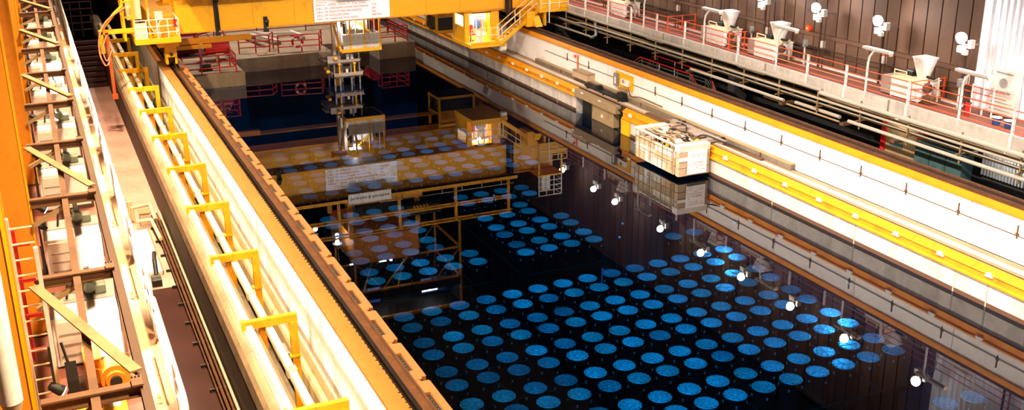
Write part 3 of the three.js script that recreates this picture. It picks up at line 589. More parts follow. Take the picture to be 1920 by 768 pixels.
{
  // operator cage and lifting mast between the girders
  const C = thing('hoist_cage', 'yellow operator cage with pale mesh sides hung between the crane girders', 'hoist cage', [19.7, 2.3, 70]);
  part('floor_frame', [box(18.35, 21.15, 2.28, 2.5, 68.88, 69.0), box(18.35, 21.15, 2.28, 2.5, 71.4, 71.5), box(21.05, 21.15, 2.28, 2.5, 68.9, 71.5), box(18.35, 18.45, 2.28, 2.5, 68.9, 71.5)], M.yellow, C);
  part('floor_plate', box(18.45, 21.05, 2.3, 2.34, 69, 71.4), M.darkPanel, C);
  for (const [x, z] of [[21.08, 68.95], [20.0, 68.95], [19.0, 68.95], [21.08, 71.4], [18.4, 71.4]]) part('corner_post', box(x - 0.06, x + 0.06, 2.5, 4.85, z - 0.06, z + 0.06), M.yellow, C);
  part('slanting_post', [bar([17.75, 4.85, 68.9], [18.3, 2.4, 68.9], 0.14, 0.14), box(17.2, 18.3, 4.5, 4.85, 68.8, 69.1)], M.yellow, C);
  part('diagonal', [bar([20.9, 2.6, 71.3], [18.5, 4.7, 71.3], 0.08, 0.08), bar([18.8, 3.4, 68.95], [19.6, 4.7, 68.95], 0.06, 0.06), bar([19.0, 4.7, 69.6], [20.9, 3.2, 69.6], 0.1, 0.1)], M.yellow, C);
  part('mesh_panel', [box(18.5, 21.0, 2.52, 3.45, 68.93, 68.95), box(21.07, 21.09, 2.52, 3.45, 69, 71.4), box(18.5, 21, 2.52, 3.6, 71.38, 71.4)], M.whiteDim, C);
  for (const y of [2.95, 3.48]) part('mid_rail', cyl([18.4, y, 68.9], [21.1, y, 68.9], 0.025, 6), M.white, C);
  for (const x of [18.75, 19.4, 20.35, 20.7]) part('stay', cyl([x, 2.45, 68.9], [x, 4.85, 68.9], 0.035, 6), M.whiteDim, C);
  part('motor', [cyl([19.1, 3.9, 70.2], [19.9, 3.9, 70.2], 0.35, 14), box(19.9, 20.5, 3.6, 4.3, 69.8, 70.6, 0.03)], M.white, C);
  part('drive_unit', [cyl([18.8, 4.2, 69.4], [18.8, 3.5, 69.4], 0.14, 10), box(20.5, 20.9, 3.5, 4.1, 70.2, 70.9, 0.03)], M.black, C);
  const lamp = part('work_lamp', box(18.6, 19.35, 4.5, 4.58, 69.1, 69.4), glow([0.9, 0.95, 1], 40), C);
  point([18.98, 4.4, 69.25], 30, [0.9, 0.95, 1], 8);
  const N = thing('lifting_mast', 'pale steel lifting mast of two stacked plates and rods hanging over the water', 'lifting mast', [18.8, 0.5, 70]);
  for (const [x0, x1, y0, y1, z0, z1] of [[17.35, 19.85, 1.46, 1.72, 69.4, 71.6], [17.75, 20.0, 0.5, 0.82, 69.4, 71.4]]) {
    part('plate', [box(x0, x1, y0, y1, z0, z0 + 0.12, 0.01), box(x0, x1, y0, y1, z1 - 0.12, z1, 0.01), box(x0, x0 + 0.12, y0, y1, z0, z1, 0.01), box(x1 - 0.12, x1, y0, y1, z0, z1, 0.01), box(x0, x1, y0 + 0.02, y0 + 0.08, z0, z1)], M.steelPlate, N);
  }
  for (const [x, z] of [[17.95, 69.6], [18.3, 69.55], [19.1, 69.55], [19.7, 69.6], [17.95, 71.2], [19.7, 71.2]]) part('rod', cyl([x, -1.2, z], [x, 2.3, z], 0.06, 8), M.steelBright, N);
  for (const x of [18.25, 19.3]) { part('guide_arm', [box(x - 0.05, x + 0.05, 0.7, 1.5, 69.35, 69.45), ball([x, 1.42, 69.36], 0.12)], M.yellow, N); }
  for (const [x, z, y] of [[17.4, 69.6, 0.95], [17.5, 70.6, 1.0], [17.9, 69.3, 1.85]]) part('guide_roller', cyl([x, y, z], [x + 0.2, y, z], 0.12, 12), M.yellow, N);
  part('sensor', [cyl([18.8, 0.8, 69.5], [18.8, 1.05, 69.5], 0.09, 10), cyl([18.9, 1.75, 69.5], [18.9, 2.1, 69.5], 0.1, 10), cyl([19.2, 1.75, 69.5], [19.2, 2.05, 69.5], 0.1, 10)], M.white, N);
  part('mast_tube', [box(17.9, 18.1, 2.1, 6.5, 69.4, 69.6), box(18.5, 18.7, -1.5, 6.5, 70.2, 70.4)], M.steelPlate, N);
  part('support_bracket', [box(17.5, 18.4, 1.72, 2.0, 69.5, 69.7), box(17.3, 18.1, 1.9, 2.05, 70.2, 71.2)], M.steelPlate, N);
}
{
  // maintenance cabin under the far girder, seen in the water
  const K = thing('maintenance_cabin', 'dark blue panelled cabin in a yellow frame under the far girder, seen mirrored', 'cabin', [27.8, 2.2, 73]);
  for (const [x, z] of [[26.5, 72.5], [29.3, 72.5], [26.5, 74.6], [29.3, 74.6]]) part('frame_post', box(x - 0.08, x + 0.08, 2.4, 4.85, z - 0.08, z + 0.08), M.yellow, K);
  part('frame_rail', [box(26.4, 29.4, 2.4, 2.58, 72.4, 72.58), box(26.4, 29.4, 4.5, 4.7, 72.4, 72.58), box(26.4, 26.58, 2.4, 2.58, 72.5, 74.7), box(26.4, 26.58, 3.6, 3.75, 72.5, 74.7)], M.yellow, K);
  part('panel', [box(26.55, 29.2, 2.5, 3.5, 72.52, 72.56), box(26.5, 26.54, 2.5, 3.6, 72.55, 74.6)], M.rubber, K);
  part('floor_plate', box(26.45, 29.35, 2.36, 2.4, 72.5, 74.6), M.dark, K); part('upper_panel', box(26.6, 29.2, 3.5, 4.5, 72.6, 72.64), M.yellowDeep, K);
}
{
  // trolley and its roofed machinery house on top of the girders (seen mirrored in the pond)
  const T = thing('crane_trolley', 'large amber yellow trolley box riding high on the crane girders, seen mirrored', 'crane trolley', [20.3, 10, 70]);
  part('body', box(17.9, 22.7, 10.4, 12.4, 67.2, 73.6, 0.05), M.orangeYellow, T);
  part('truck', [box(17.5, 23.0, 7.2, 7.9, 66.9, 67.6, 0.03), box(17.5, 23.0, 7.2, 7.9, 72.8, 73.5, 0.03)], M.yellowDeep, T);
  part('leg', [[17.8, 67.3], [22.7, 67.3], [17.8, 73.1], [22.7, 73.1]].map(([x, z]) => box(x - 0.15, x + 0.15, 7.9, 10.4, z - 0.15, z + 0.15)), M.yellowDeep, T);
  part('drum', [cyl([18.6, 9, 69.4], [21.8, 9, 69.4], 0.6, 20), cyl([18.9, 9, 71.2], [21, 9, 71.2], 0.45, 18)], M.darkPanel, T);
  for (let i = 0; i < 5; i++) part('warning_stripe', bar([22.3 + i * 0.24, 8.55, 66.85], [22.5 + i * 0.24, 8.95, 66.85], 0.03, 0.12), M.yellow, T);
  part('apron', box(21.4, 24.4, 8.3, 9.3, 66.9, 67.0), M.black, T);
  const H = thing('machinery_house', 'open truss framed machinery house above the trolley lit by white tubes, seen mirrored', 'machinery house', [22, 12.4, 70]);
  const c = [[18, 67.6], [26, 67.6], [26, 73], [18, 73]];
  for (const y of [12.5, 14.8]) for (let i = 0; i < 4; i++) part('chord', bar([c[i][0], y, c[i][1]], [c[(i + 1) % 4][0], y, c[(i + 1) % 4][1]], 0.14, 0.14), M.yellowDeep, H);
  for (const [x, z] of c) part('post', box(x - 0.07, x + 0.07, 10.5, 17, z - 0.07, z + 0.07), M.yellowDeep, H);
  for (const z of [67.6, 73]) for (let i = 0; i < 4; i++) part('diagonal', bar([18 + 2 * i, i % 2 ? 14.8 : 12.5, z], [20 + 2 * i, i % 2 ? 12.5 : 14.8, z], 0.09, 0.09), M.steelTan, H);
  for (let i = 0; i < 3; i++) part('cross_bracing', bar([18.5 + i * 2.6, 14.8, 67.6], [20.8 + i * 2.6, 14.8, 73], 0.09, 0.09), M.steelTan, H);
  part('wall_panel', [box(18, 26, 14.8, 15.5, 67.6, 67.7), box(18, 26, 14.8, 15.5, 72.9, 73), box(26, 26.08, 14.8, 17, 67.6, 73)], M.darkPanel, H);
  part('window_panel', [box(23.5, 25.8, 15.4, 16.6, 69.5, 69.6), box(18.3, 20.3, 15.4, 16.6, 69.5, 69.6)], M.blueCloth, H);
  part('eave', box(17.8, 26.2, 16.9, 17.1, 67.3, 67.6), M.yellowDeep, H);
  part('roof_sheet', box(17.7, 26.3, 17.1, 17.2, 67.2, 73.3), M.darkPanel, H);
  for (const [x0, x1, y, z] of [[17.9, 18.6, 12.9, 68.6], [20.1, 20.6, 13.05, 68.6], [20.9, 21.05, 13.1, 68.6], [19.6, 20.5, 16.1, 69], [23.4, 24.6, 16.2, 69]]) {
    part('tube_lamp', cyl([x0, y, z], [x1, y, z], 0.05, 8), glow([0.9, 0.95, 1], 45), H);
    point([(x0 + x1) / 2, y - 0.12, z], 9, [0.9, 0.95, 1], 5);
  }
  const F = thing('flood_lamp', 'bright white floodlamp hanging left of the trolley, seen mirrored near the left kerb', 'lamp', [17.2, 10.4, 69]);
  part('bulb', [ball([17.2, 11.2, 69], 0.16, 10), cyl([17.2, 10.8, 69], [17.2, 11.2, 69], 0.1, 10)], glow([0.85, 0.92, 1], 110), F);
  part('shade', [cyl([17.2, 11.3, 69], [17.2, 11.7, 69], 0.35, 14, 0.12), cyl([17.2, 11.7, 69], [17.2, 12.6, 69], 0.03)], M.grey, F);
  point([17.2, 10.65, 69], 18, [0.9, 0.95, 1], 6);
  const F2 = thing('flood_lamp', 'smaller white floodlamp left of the large hanging one, seen mirrored', 'lamp', [15.7, 9.8, 69]);
  part('bulb', ball([15.7, 9.95, 69], 0.16, 10), glow([1, 0.95, 0.9], 80), F2); part('bracket', [cyl([15.7, 10.05, 69], [15.7, 10.5, 69.2], 0.04), box(15.5, 15.9, 10.4, 10.5, 69.1, 69.3)], M.grey, F2);
}

// ---------------------------------------------------------------- left side: cable trench, corridor, gallery, columns
{
  const pw = struct('wall_parapet', [box(3.96, 4.75, -5, 1.3, Z0, 96)], M.parapetShaded);
  part('rounded_top', profileZ([[3.95, 1.3], [4.75, 1.3], [4.75, 1.9], [4.6, 2.02], [4.45, 2.05], [4.25, 2.02], [4.08, 1.92], [3.98, 1.75]], Z0, 96), M.parapet, pw);
  struct('trench_floor', box(4.7, 6.3, -1.6, -1.4, Z0, 96), M.concreteDim);
  const t = thing('cable_beam', 'pale steel beam lying on top of the parapet at the left of the yellow frames', 'beam', [4.45, 2.1, 20]);
  part('beam', box(4.36, 4.56, 2.05, 2.22, Z0, 90, 0.02), M.cream, t); part('lip', box(4.28, 4.36, 2.05, 2.1, Z0, 90), M.cargo, t);
  const u = thing('cable_beam', 'pale square steel beam running through the middle of the yellow frames', 'beam', [5.05, 2, 20]);
  part('beam', box(4.95, 5.17, 1.86, 2.06, Z0, 90, 0.02), M.cream, u);
  for (let z = 9.2; z < 80; z += 5.75) part('splice', box(4.92, 5.2, 1.84, 2.08, z - 0.15, z + 0.15), M.cargo, u);
  const w = thing('trench_pipe', 'rust brown cable pipe low in the trench beside the white wall', 'pipe', [5.8, 0, 20]);
  part('tube', cyl([5.95, -0.5, Z0], [5.95, -0.5, 90], 0.07, 8), M.rust, w);
  let proto = null, n = 0;
  for (let z = 12.2; z < 82; z += 5.75) {
    const label = `yellow portal frame bridging the cable trench, ${ORD[n]} from the near end`;
    if (!proto) {
      proto = thing('cable_bridge', label, 'cable bridge', [5.1, -1.4, z], 'yellow portal frames along the left trench');
      part('cross_beam', box(4.3, 5.92, 2.08, 2.34, z - 0.09, z + 0.09, 0.01), M.yellow, proto);
      part('end_plate', box(4.26, 4.36, 2.02, 2.36, z - 0.14, z + 0.14), M.yellow, proto);
      part('post', [box(5.68, 5.92, -1.4, 2.1, z - 0.1, z + 0.1, 0.01), box(5.6, 5.95, 0.9, 0.96, z - 0.14, z + 0.14)], M.yellow, proto);
      part('post', box(4.78, 5.0, -1.4, 2.1, z + 0.02, z + 0.2, 0.01), M.yellowDeep, proto);
      part('collar', box(5.0, 5.06, 2.06, 2.36, z - 0.12, z + 0.12), M.yellowDeep, proto);
    } else dup(proto, [5.1, -1.4, z], label);
    n++;
  }
  single('trench_bracket', 'small dark grey triangular bracket in the trench below the nearest frames', 'bracket', [5.5, 0.8, 29.7], [profileX([[29.3, 0.9], [30.1, 1.0], [30.1, 1.08], [29.3, 1.1]], 5.2, 5.6), cyl([5.2, 1, 29.4], [5.6, 1, 29.4], 0.04)], M.grey);
}
{
  // corridor floor fittings
  const FL = -0.6, p = thing('corridor_pipes', 'bundle of pale brown pipes laid along the low corridor floor beside the parapet', 'pipes', [3.7, FL, 42]);
  for (const [x, y, r, m] of [[3.84, 0.1, 0.05, 1], [3.74, -0.25, 0.04, 0], [3.62, -0.4, 0.05, 0], [3.5, -0.45, 0.03, 0]]) part('pipe', cyl([x, FL + 0.15 + (y + 0.6) * 0.35, 20], [x, FL + 0.15 + (y + 0.6) * 0.35, 48.6], r, 8), m ? M.greyPipe : M.rust, p);
  for (let z = 22; z < 48; z += 1.8) part('pipe_support', box(3.3, 3.92, FL, FL + 0.1, z, z + 0.08), M.rubber, p);
  part('manifold', pipe([[2.7, FL + 0.1, 48.6], [2.7, FL + 0.7, 48.6], [3.5, FL + 0.7, 48.8], [3.6, FL + 0.2, 48]], 0.08, 10), M.cream, p); part('manifold', pipe([[2.75, FL + 0.35, 47.6], [3.4, FL + 0.35, 47.6], [3.5, FL + 0.3, 45]], 0.08, 10), M.cream, p); part('stand_pipe', cyl([2.62, FL, 49], [2.62, FL + 0.9, 49], 0.11, 10), M.cream, p);
  const vb = thing('valve_box', 'small white valve box among the pipes on the corridor floor', 'box', [3.2, FL, 48.2]);
  part('case', box(2.95, 3.4, FL, FL + 0.55, 47.9, 48.5, 0.03), M.whiteDim, vb); part('lid', box(2.92, 3.43, FL + 0.55, FL + 0.6, 47.87, 48.53), M.steelTan, vb);
  const pl = thing('floor_plinth', 'white painted plinth on the corridor floor beyond the gallery railing', 'plinth', [2.8, FL, 44]);
  part('slab', box(2.3, 3.15, FL, FL + 0.18, 41.6, 46.9, 0.03), M.white, pl); part('edge_strip', box(3.15, 3.2, FL, FL + 0.2, 41.6, 46.9), M.steelTan, pl);
  const pm = thing('drain_pump', 'black drain pump with a tall dark hose standing on the corridor floor', 'pump', [2.8, FL, 41]);
  part('motor', cyl([2.65, FL + 0.15, 41], [3.0, FL + 0.15, 41], 0.15, 12), M.rubber, pm); part('block', box(2.62, 3.0, FL, FL + 0.3, 40.4, 40.8, 0.04), M.rubber, pm);
  part('hose', curve([[2.85, FL + 0.25, 41], [2.9, FL + 0.6, 41.7], [2.95, FL + 0.35, 42.6], [3.05, FL + 0.25, 43.6]], 0.09), M.rubber, pm);
  const sr = thing('steps', 'dark red lit flight of steps at the far end of the low corridor', 'steps', [2.6, FL, 79]);
  for (let i = 0; i < 9; i++) part('step', box(1.6, 3.9, FL + i * 0.3, FL + 0.2 + i * 0.3, 79.1 + i * 0.5, 79.7 + i * 0.5), M.stepRed, sr);
  const rl = thing('red_railing', 'dark red railing beyond the corridor steps near the crane arm', 'railing', [3, 2, 86]);
  railing(rl, [[1.6, 1.9, 86], [2.3, 1.9, 86], [3.0, 1.9, 86], [3.8, 1.9, 86]], 2.6, M.stepRed, { r: 0.045, levels: [1, 0.8, 0.6, 0.4, 0.2] });
}
{
  // gallery deck with railing hoops
  struct('gallery_deck', box(-5.5, 1.5, 4.55, 5.0, Z0, 96), M.deckTan);
  struct('gallery_strip', box(-5.5, 0.86, 5.0, 5.012, Z0, 96), M.deckRed);
  struct('trim_10', box(1.46, 1.56, 4.45, 5.04, Z0, 96), M.deckTan);
  let k = 0;
  for (let z = 18.1; z < 84; z += 5.75, k++) {
    const g = thing('hoop_railing', `white tubular hoop railing on the left gallery edge, ${ORD[k]} from the near end`, 'railing', [1.48, 5, z], 'hoop railings along the left gallery edge');
    const a = z + 0.2, b = z + 5.5;
    part('hoop', pipe([[1.5, 5, b], [1.5, 6.0, b], [1.5, 6.12, b - 0.15], [1.5, 6.15, b - 0.35], [1.5, 6.15, a + 0.35], [1.5, 6.12, a + 0.15], [1.5, 6.0, a], [1.5, 5, a]], 0.045, 8), M.white, g);
    part('mid_rail', [cyl([1.5, 5.75, a], [1.5, 5.75, b], 0.035, 8), cyl([1.5, 5.38, a], [1.5, 5.38, b], 0.035, 8)], M.white, g);
    for (const q of [0.33, 0.66]) part('post', cyl([1.5, 5, a + (b - a) * q], [1.5, 6.15, a + (b - a) * q], 0.04, 8), M.white, g);
    part('tube_light_case', box(1.12, 1.24, 5.0, 5.14, z + 2.4, z + 4.6, 0.03), M.white, g, 'white floor strip case');
    part('yellow_tag', box(1.14, 1.22, 5.14, 5.16, z + 2.4, z + 2.55), M.yellow, g);
  }
  for (let i = 0, z = 8; z < 80; z += 4.6, i++) struct('deck_joint', box(0.88, 1.42, 5.0, 5.004, z, z + 0.02), M.steelBrown);
}
{
  // white cabinets with a pump on top, one per bay, on the left gallery
  let proto = null, n = 0;
  for (const z of [23.0, 28.2, 34.3, 40.2, 46.2, 52.6, 59, 65]) {
    const label = `white cabinet with a pump on top on the left gallery, ${ORD[n]} from near end`;
    if (!proto) {
      proto = thing('pump_cabinet', label, 'cabinet', [0.05, 5, z], 'white pump cabinets on the left gallery');
      part('body', box(-0.68, 0.72, 5.05, 6.2, z, z + 1.5, 0.02), M.white, proto);
      part('plinth', box(-0.6, 0.64, 5.0, 5.06, z + 0.05, z + 1.45), M.dark, proto);
      part('frame', [box(0.74, 0.8, 5.0, 6.35, z - 0.02, z + 0.04), box(0.74, 0.8, 5.0, 6.35, z + 1.46, z + 1.52), box(0.74, 0.8, 6.3, 6.36, z, z + 1.5), box(0.2, 0.8, 5.02, 5.12, z - 0.06, z)], M.steelDark, proto);
      const d = part('front_panel', box(-0.6, 0.0, 5.1, 6.1, z - 0.03, z), M.whiteDim, proto);
      for (let i = 0; i < 3; i++) part('louvre', box(-0.55, -0.05, 5.3 + i * 0.25, 5.33 + i * 0.25, z - 0.045, z - 0.03), M.grey, d);
      part('tray', box(-0.66, 0.7, 6.2, 6.23, z + 0.75, z + 1.48), M.grey, proto);
      part('pump', [cyl([0.2, 6.42, z + 0.95], [0.2, 6.42, z + 1.35], 0.13, 10), cyl([0.2, 6.3, z + 1.15], [0.2, 6.85, z + 1.15], 0.06, 8), box(0.3, 0.55, 6.23, 6.45, z + 0.95, z + 1.3, 0.03), cyl([-0.02, 6.4, z + 1.15], [0.5, 6.4, z + 1.15], 0.045, 8)], M.greenGrey, proto);
      part('hose', curve([[0.12, 6.4, z + 1.1], [-0.05, 6.75, z + 1.05], [-0.22, 6.6, z + 1.0], [-0.3, 6.23, z + 0.95]], 0.03), M.rubber, proto);
      part('side_spot', [cyl([-0.72, 6.5, z + 0.4], [-0.55, 6.4, z + 0.35], 0.09, 10, 0.05), cyl([-0.74, 5, z + 0.4], [-0.74, 6.5, z + 0.4], 0.03, 6)], M.rubber, proto);
    } else dup(proto, [0.05, 5, z], label);
    n++;
  }
  const w = thing('winch', 'amber yellow winch with a round drum motor on the left gallery near the camera', 'winch', [0.3, 5, 21.5]);
  part('drum', [cyl([0.42, 5.42, 21.2], [0.42, 5.42, 21.75], 0.3, 18), cyl([0.42, 5.42, 21.1], [0.42, 5.42, 21.2], 0.2, 16)], M.orangeYellow, w);
  part('hub', cyl([0.42, 5.42, 21.04], [0.42, 5.42, 21.12], 0.12, 14), M.rubber, w);
  part('gear_case', [box(-0.15, 0.2, 5.05, 5.85, 21.4, 22.2, 0.06), cyl([0.05, 5.5, 21.3], [0.05, 5.5, 21.7], 0.17, 12)], M.orangeYellow, w);
  part('foot', box(-0.3, 0.75, 5.0, 5.1, 21.1, 22.3), M.rust, w);
  const y = thing('yellow_locker', 'yellow steel locker with a small white label at the bottom edge of the left gallery', 'locker', [0.1, 5, 19.2]);
  part('body', box(-0.45, 0.5, 5.0, 6.15, 18.4, 19.5, 0.03), M.yellow, y); part('label_plate', box(0.15, 0.36, 5.95, 6.0, 18.37, 18.4), M.white, y); part('handle', box(-0.1, 0.05, 5.6, 5.66, 18.34, 18.4), M.black, y); part('top_plate', [box(0.2, 0.4, 6.15, 6.17, 18.6, 18.8), box(-0.2, 0, 6.15, 6.18, 18.5, 18.7)], M.white, y);
  single('cable_coil', 'loose coil of dark cable on the left gallery beside the yellow locker', 'cable', [0.72, 5.05, 19.6], (() => { const g = []; for (let i = 0; i < 3; i++) { const t = bare(new THREE.TorusGeometry(0.16 + i * 0.02, 0.025, 6, 20)); t.rotateX(Math.PI / 2); g.push(t.translate(0.72, 5.04 + i * 0.045, -19.6)); } return g; })(), M.rust);
  single('black_bag', 'black cloth bag hung between the yellow column and the winch', 'bag', [-0.35, 5.4, 21.2], [profileX([[21.05, 5.05], [21.4, 5.02], [21.45, 5.5], [21.3, 5.95], [21.2, 6.0], [21.1, 5.6]], -0.5, -0.28), box(-0.55, -0.3, 5.02, 5.3, 21.0, 21.4, 0.08), cyl([-0.42, 5.9, 21.25], [-0.5, 6.4, 21.3], 0.03)], M.rubber);
}
{
  // yellow columns of the left wall and the brown lattice walkway girder beside them
  let n = 0; const nth = ['nearest', 'second', 'third', 'fourth', 'fifth', 'sixth'];
  for (const z of [13.8, 25.0, 37.5, 50, 62.5, 75]) {
    const x = -0.76, t = thing('steel_column', `tall amber yellow steel column on the left, ${nth[n++]} from the camera`, 'column', [x - 0.4, 5, z], 'amber columns along the left gallery');
    part('front_flange', box(x - 0.9, x, 5, 26, z, z + 0.06, 0.01), M.orangeYellow, t);
    part('back_flange', box(x - 0.9, x, 5, 26, z + 0.7, z + 0.76, 0.01), M.orangeYellow, t);
    part('web', box(x - 0.5, x - 0.44, 5, 26, z + 0.06, z + 0.7), M.orangeYellow, t);
    part('base_plate', box(x - 1.0, x + 0.08, 5, 5.05, z - 0.1, z + 0.86), M.steelDark, t);
    part('stiffener', [box(x - 0.85, x - 0.03, 8.1, 8.5, z + 0.06, z + 0.1), box(x - 0.44, x - 0.04, 7.9, 7.94, z + 0.1, z + 0.7)], M.steelBrown, t);
    part('edge_strip', box(x - 0.03, x + 0.012, 5, 26, z - 0.02, z + 0.0), M.yellow, t);
  }
  const g = thing('lattice_girder', 'brown steel lattice girder of cross struts and pale diagonals along the left columns', 'girder', [0, 8.1, 30]);
  part('chord', ibeam([0.68, 8.2, 4], [0.68, 8.2, 90], 0.14, 0.24, 0.03), M.steelDark, g);
  part('chord', ibeam([-0.02, 8.2, 4], [-0.02, 8.2, 90], 0.13, 0.18, 0.03), M.steelBrown, g);
  const Zs = []; for (let z = 10.1; z < 88; z += 4.97) Zs.push(z);
  Zs.forEach((z, i) => {
    part('strut', [...ibeam([-0.75, 8.24, z], [0.66, 8.24, z], 0.16, 0.2, 0.03), box(0.5, 0.66, 8.36, 8.39, z - 0.16, z + 0.16)], M.steelBrown, g);
    part('low_brace', bar([-0.76, 7.75, z - 0.1], [0.05, 8.12, z], 0.09, 0.09), M.steelTan, g);
    if (i % 2 === 1 && i + 1 < Zs.length) part('diagonal', [bar([-0.74, 8.42, Zs[i + 1] - 0.6], [0.6, 8.42, z + 0.25], 0.19, 0.03), bar([-0.74, 8.36, Zs[i + 1] - 0.5], [0.6, 8.36, z + 0.35], 0.03, 0.12)], M.steelTan, g);
    const b = []; for (const dx of [0.52, 0.57, 0.62]) b.push(cyl([dx, 8.39, z + 0.1], [dx, 8.41, z + 0.1], 0.015, 6)); part('bolt', b, M.rail, g);
  });
  const l = thing('ladder', 'white ladder with red safety straps between the nearest yellow columns', 'ladder', [-0.8, 5, 19.6]);
  for (const x of [-1.02, -0.62]) part('stile', box(x - 0.035, x + 0.035, 5, 9.7 - (x > -0.8 ? 0.6 : 0), 19.55, 19.65), M.white, l);
  for (let y = 5.3; y < 9.6; y += 0.3) part('rung', cyl([-1.02, y, 19.6], [-0.62, y, 19.6], 0.018, 6), M.cream, l);
  part('safety_strap', [box(-0.98, -0.92, 6.8, 9.4, 19.8, 19.84), ...[7, 7.7, 8.4, 9.1].map((y) => box(-1.1, -0.7, y, y + 0.06, 19.75, 19.8))], M.red, l);
  const d = thing('duct_pipe', 'thick white round duct pipe ending low at the left edge beside the nearest column', 'duct', [-0.88, 9.95, 12]);
  part('pipe', cyl([-0.89, 9.98, 12], [-0.89, 14.0, 12], 0.125, 20), M.white, d); part('end_cap', cyl([-0.89, 9.86, 12], [-0.89, 9.98, 12], 0.09, 20, 0.122), M.cargo, d); part('end_pin', cyl([-0.86, 9.8, 11.97], [-0.86, 9.88, 11.97], 0.04, 10), M.cream, d);
  part('bracket', bar([-0.89, 11.4, 12.1], [-0.89, 11.4, 13.8], 0.05, 0.05), M.steelTan, d);
}

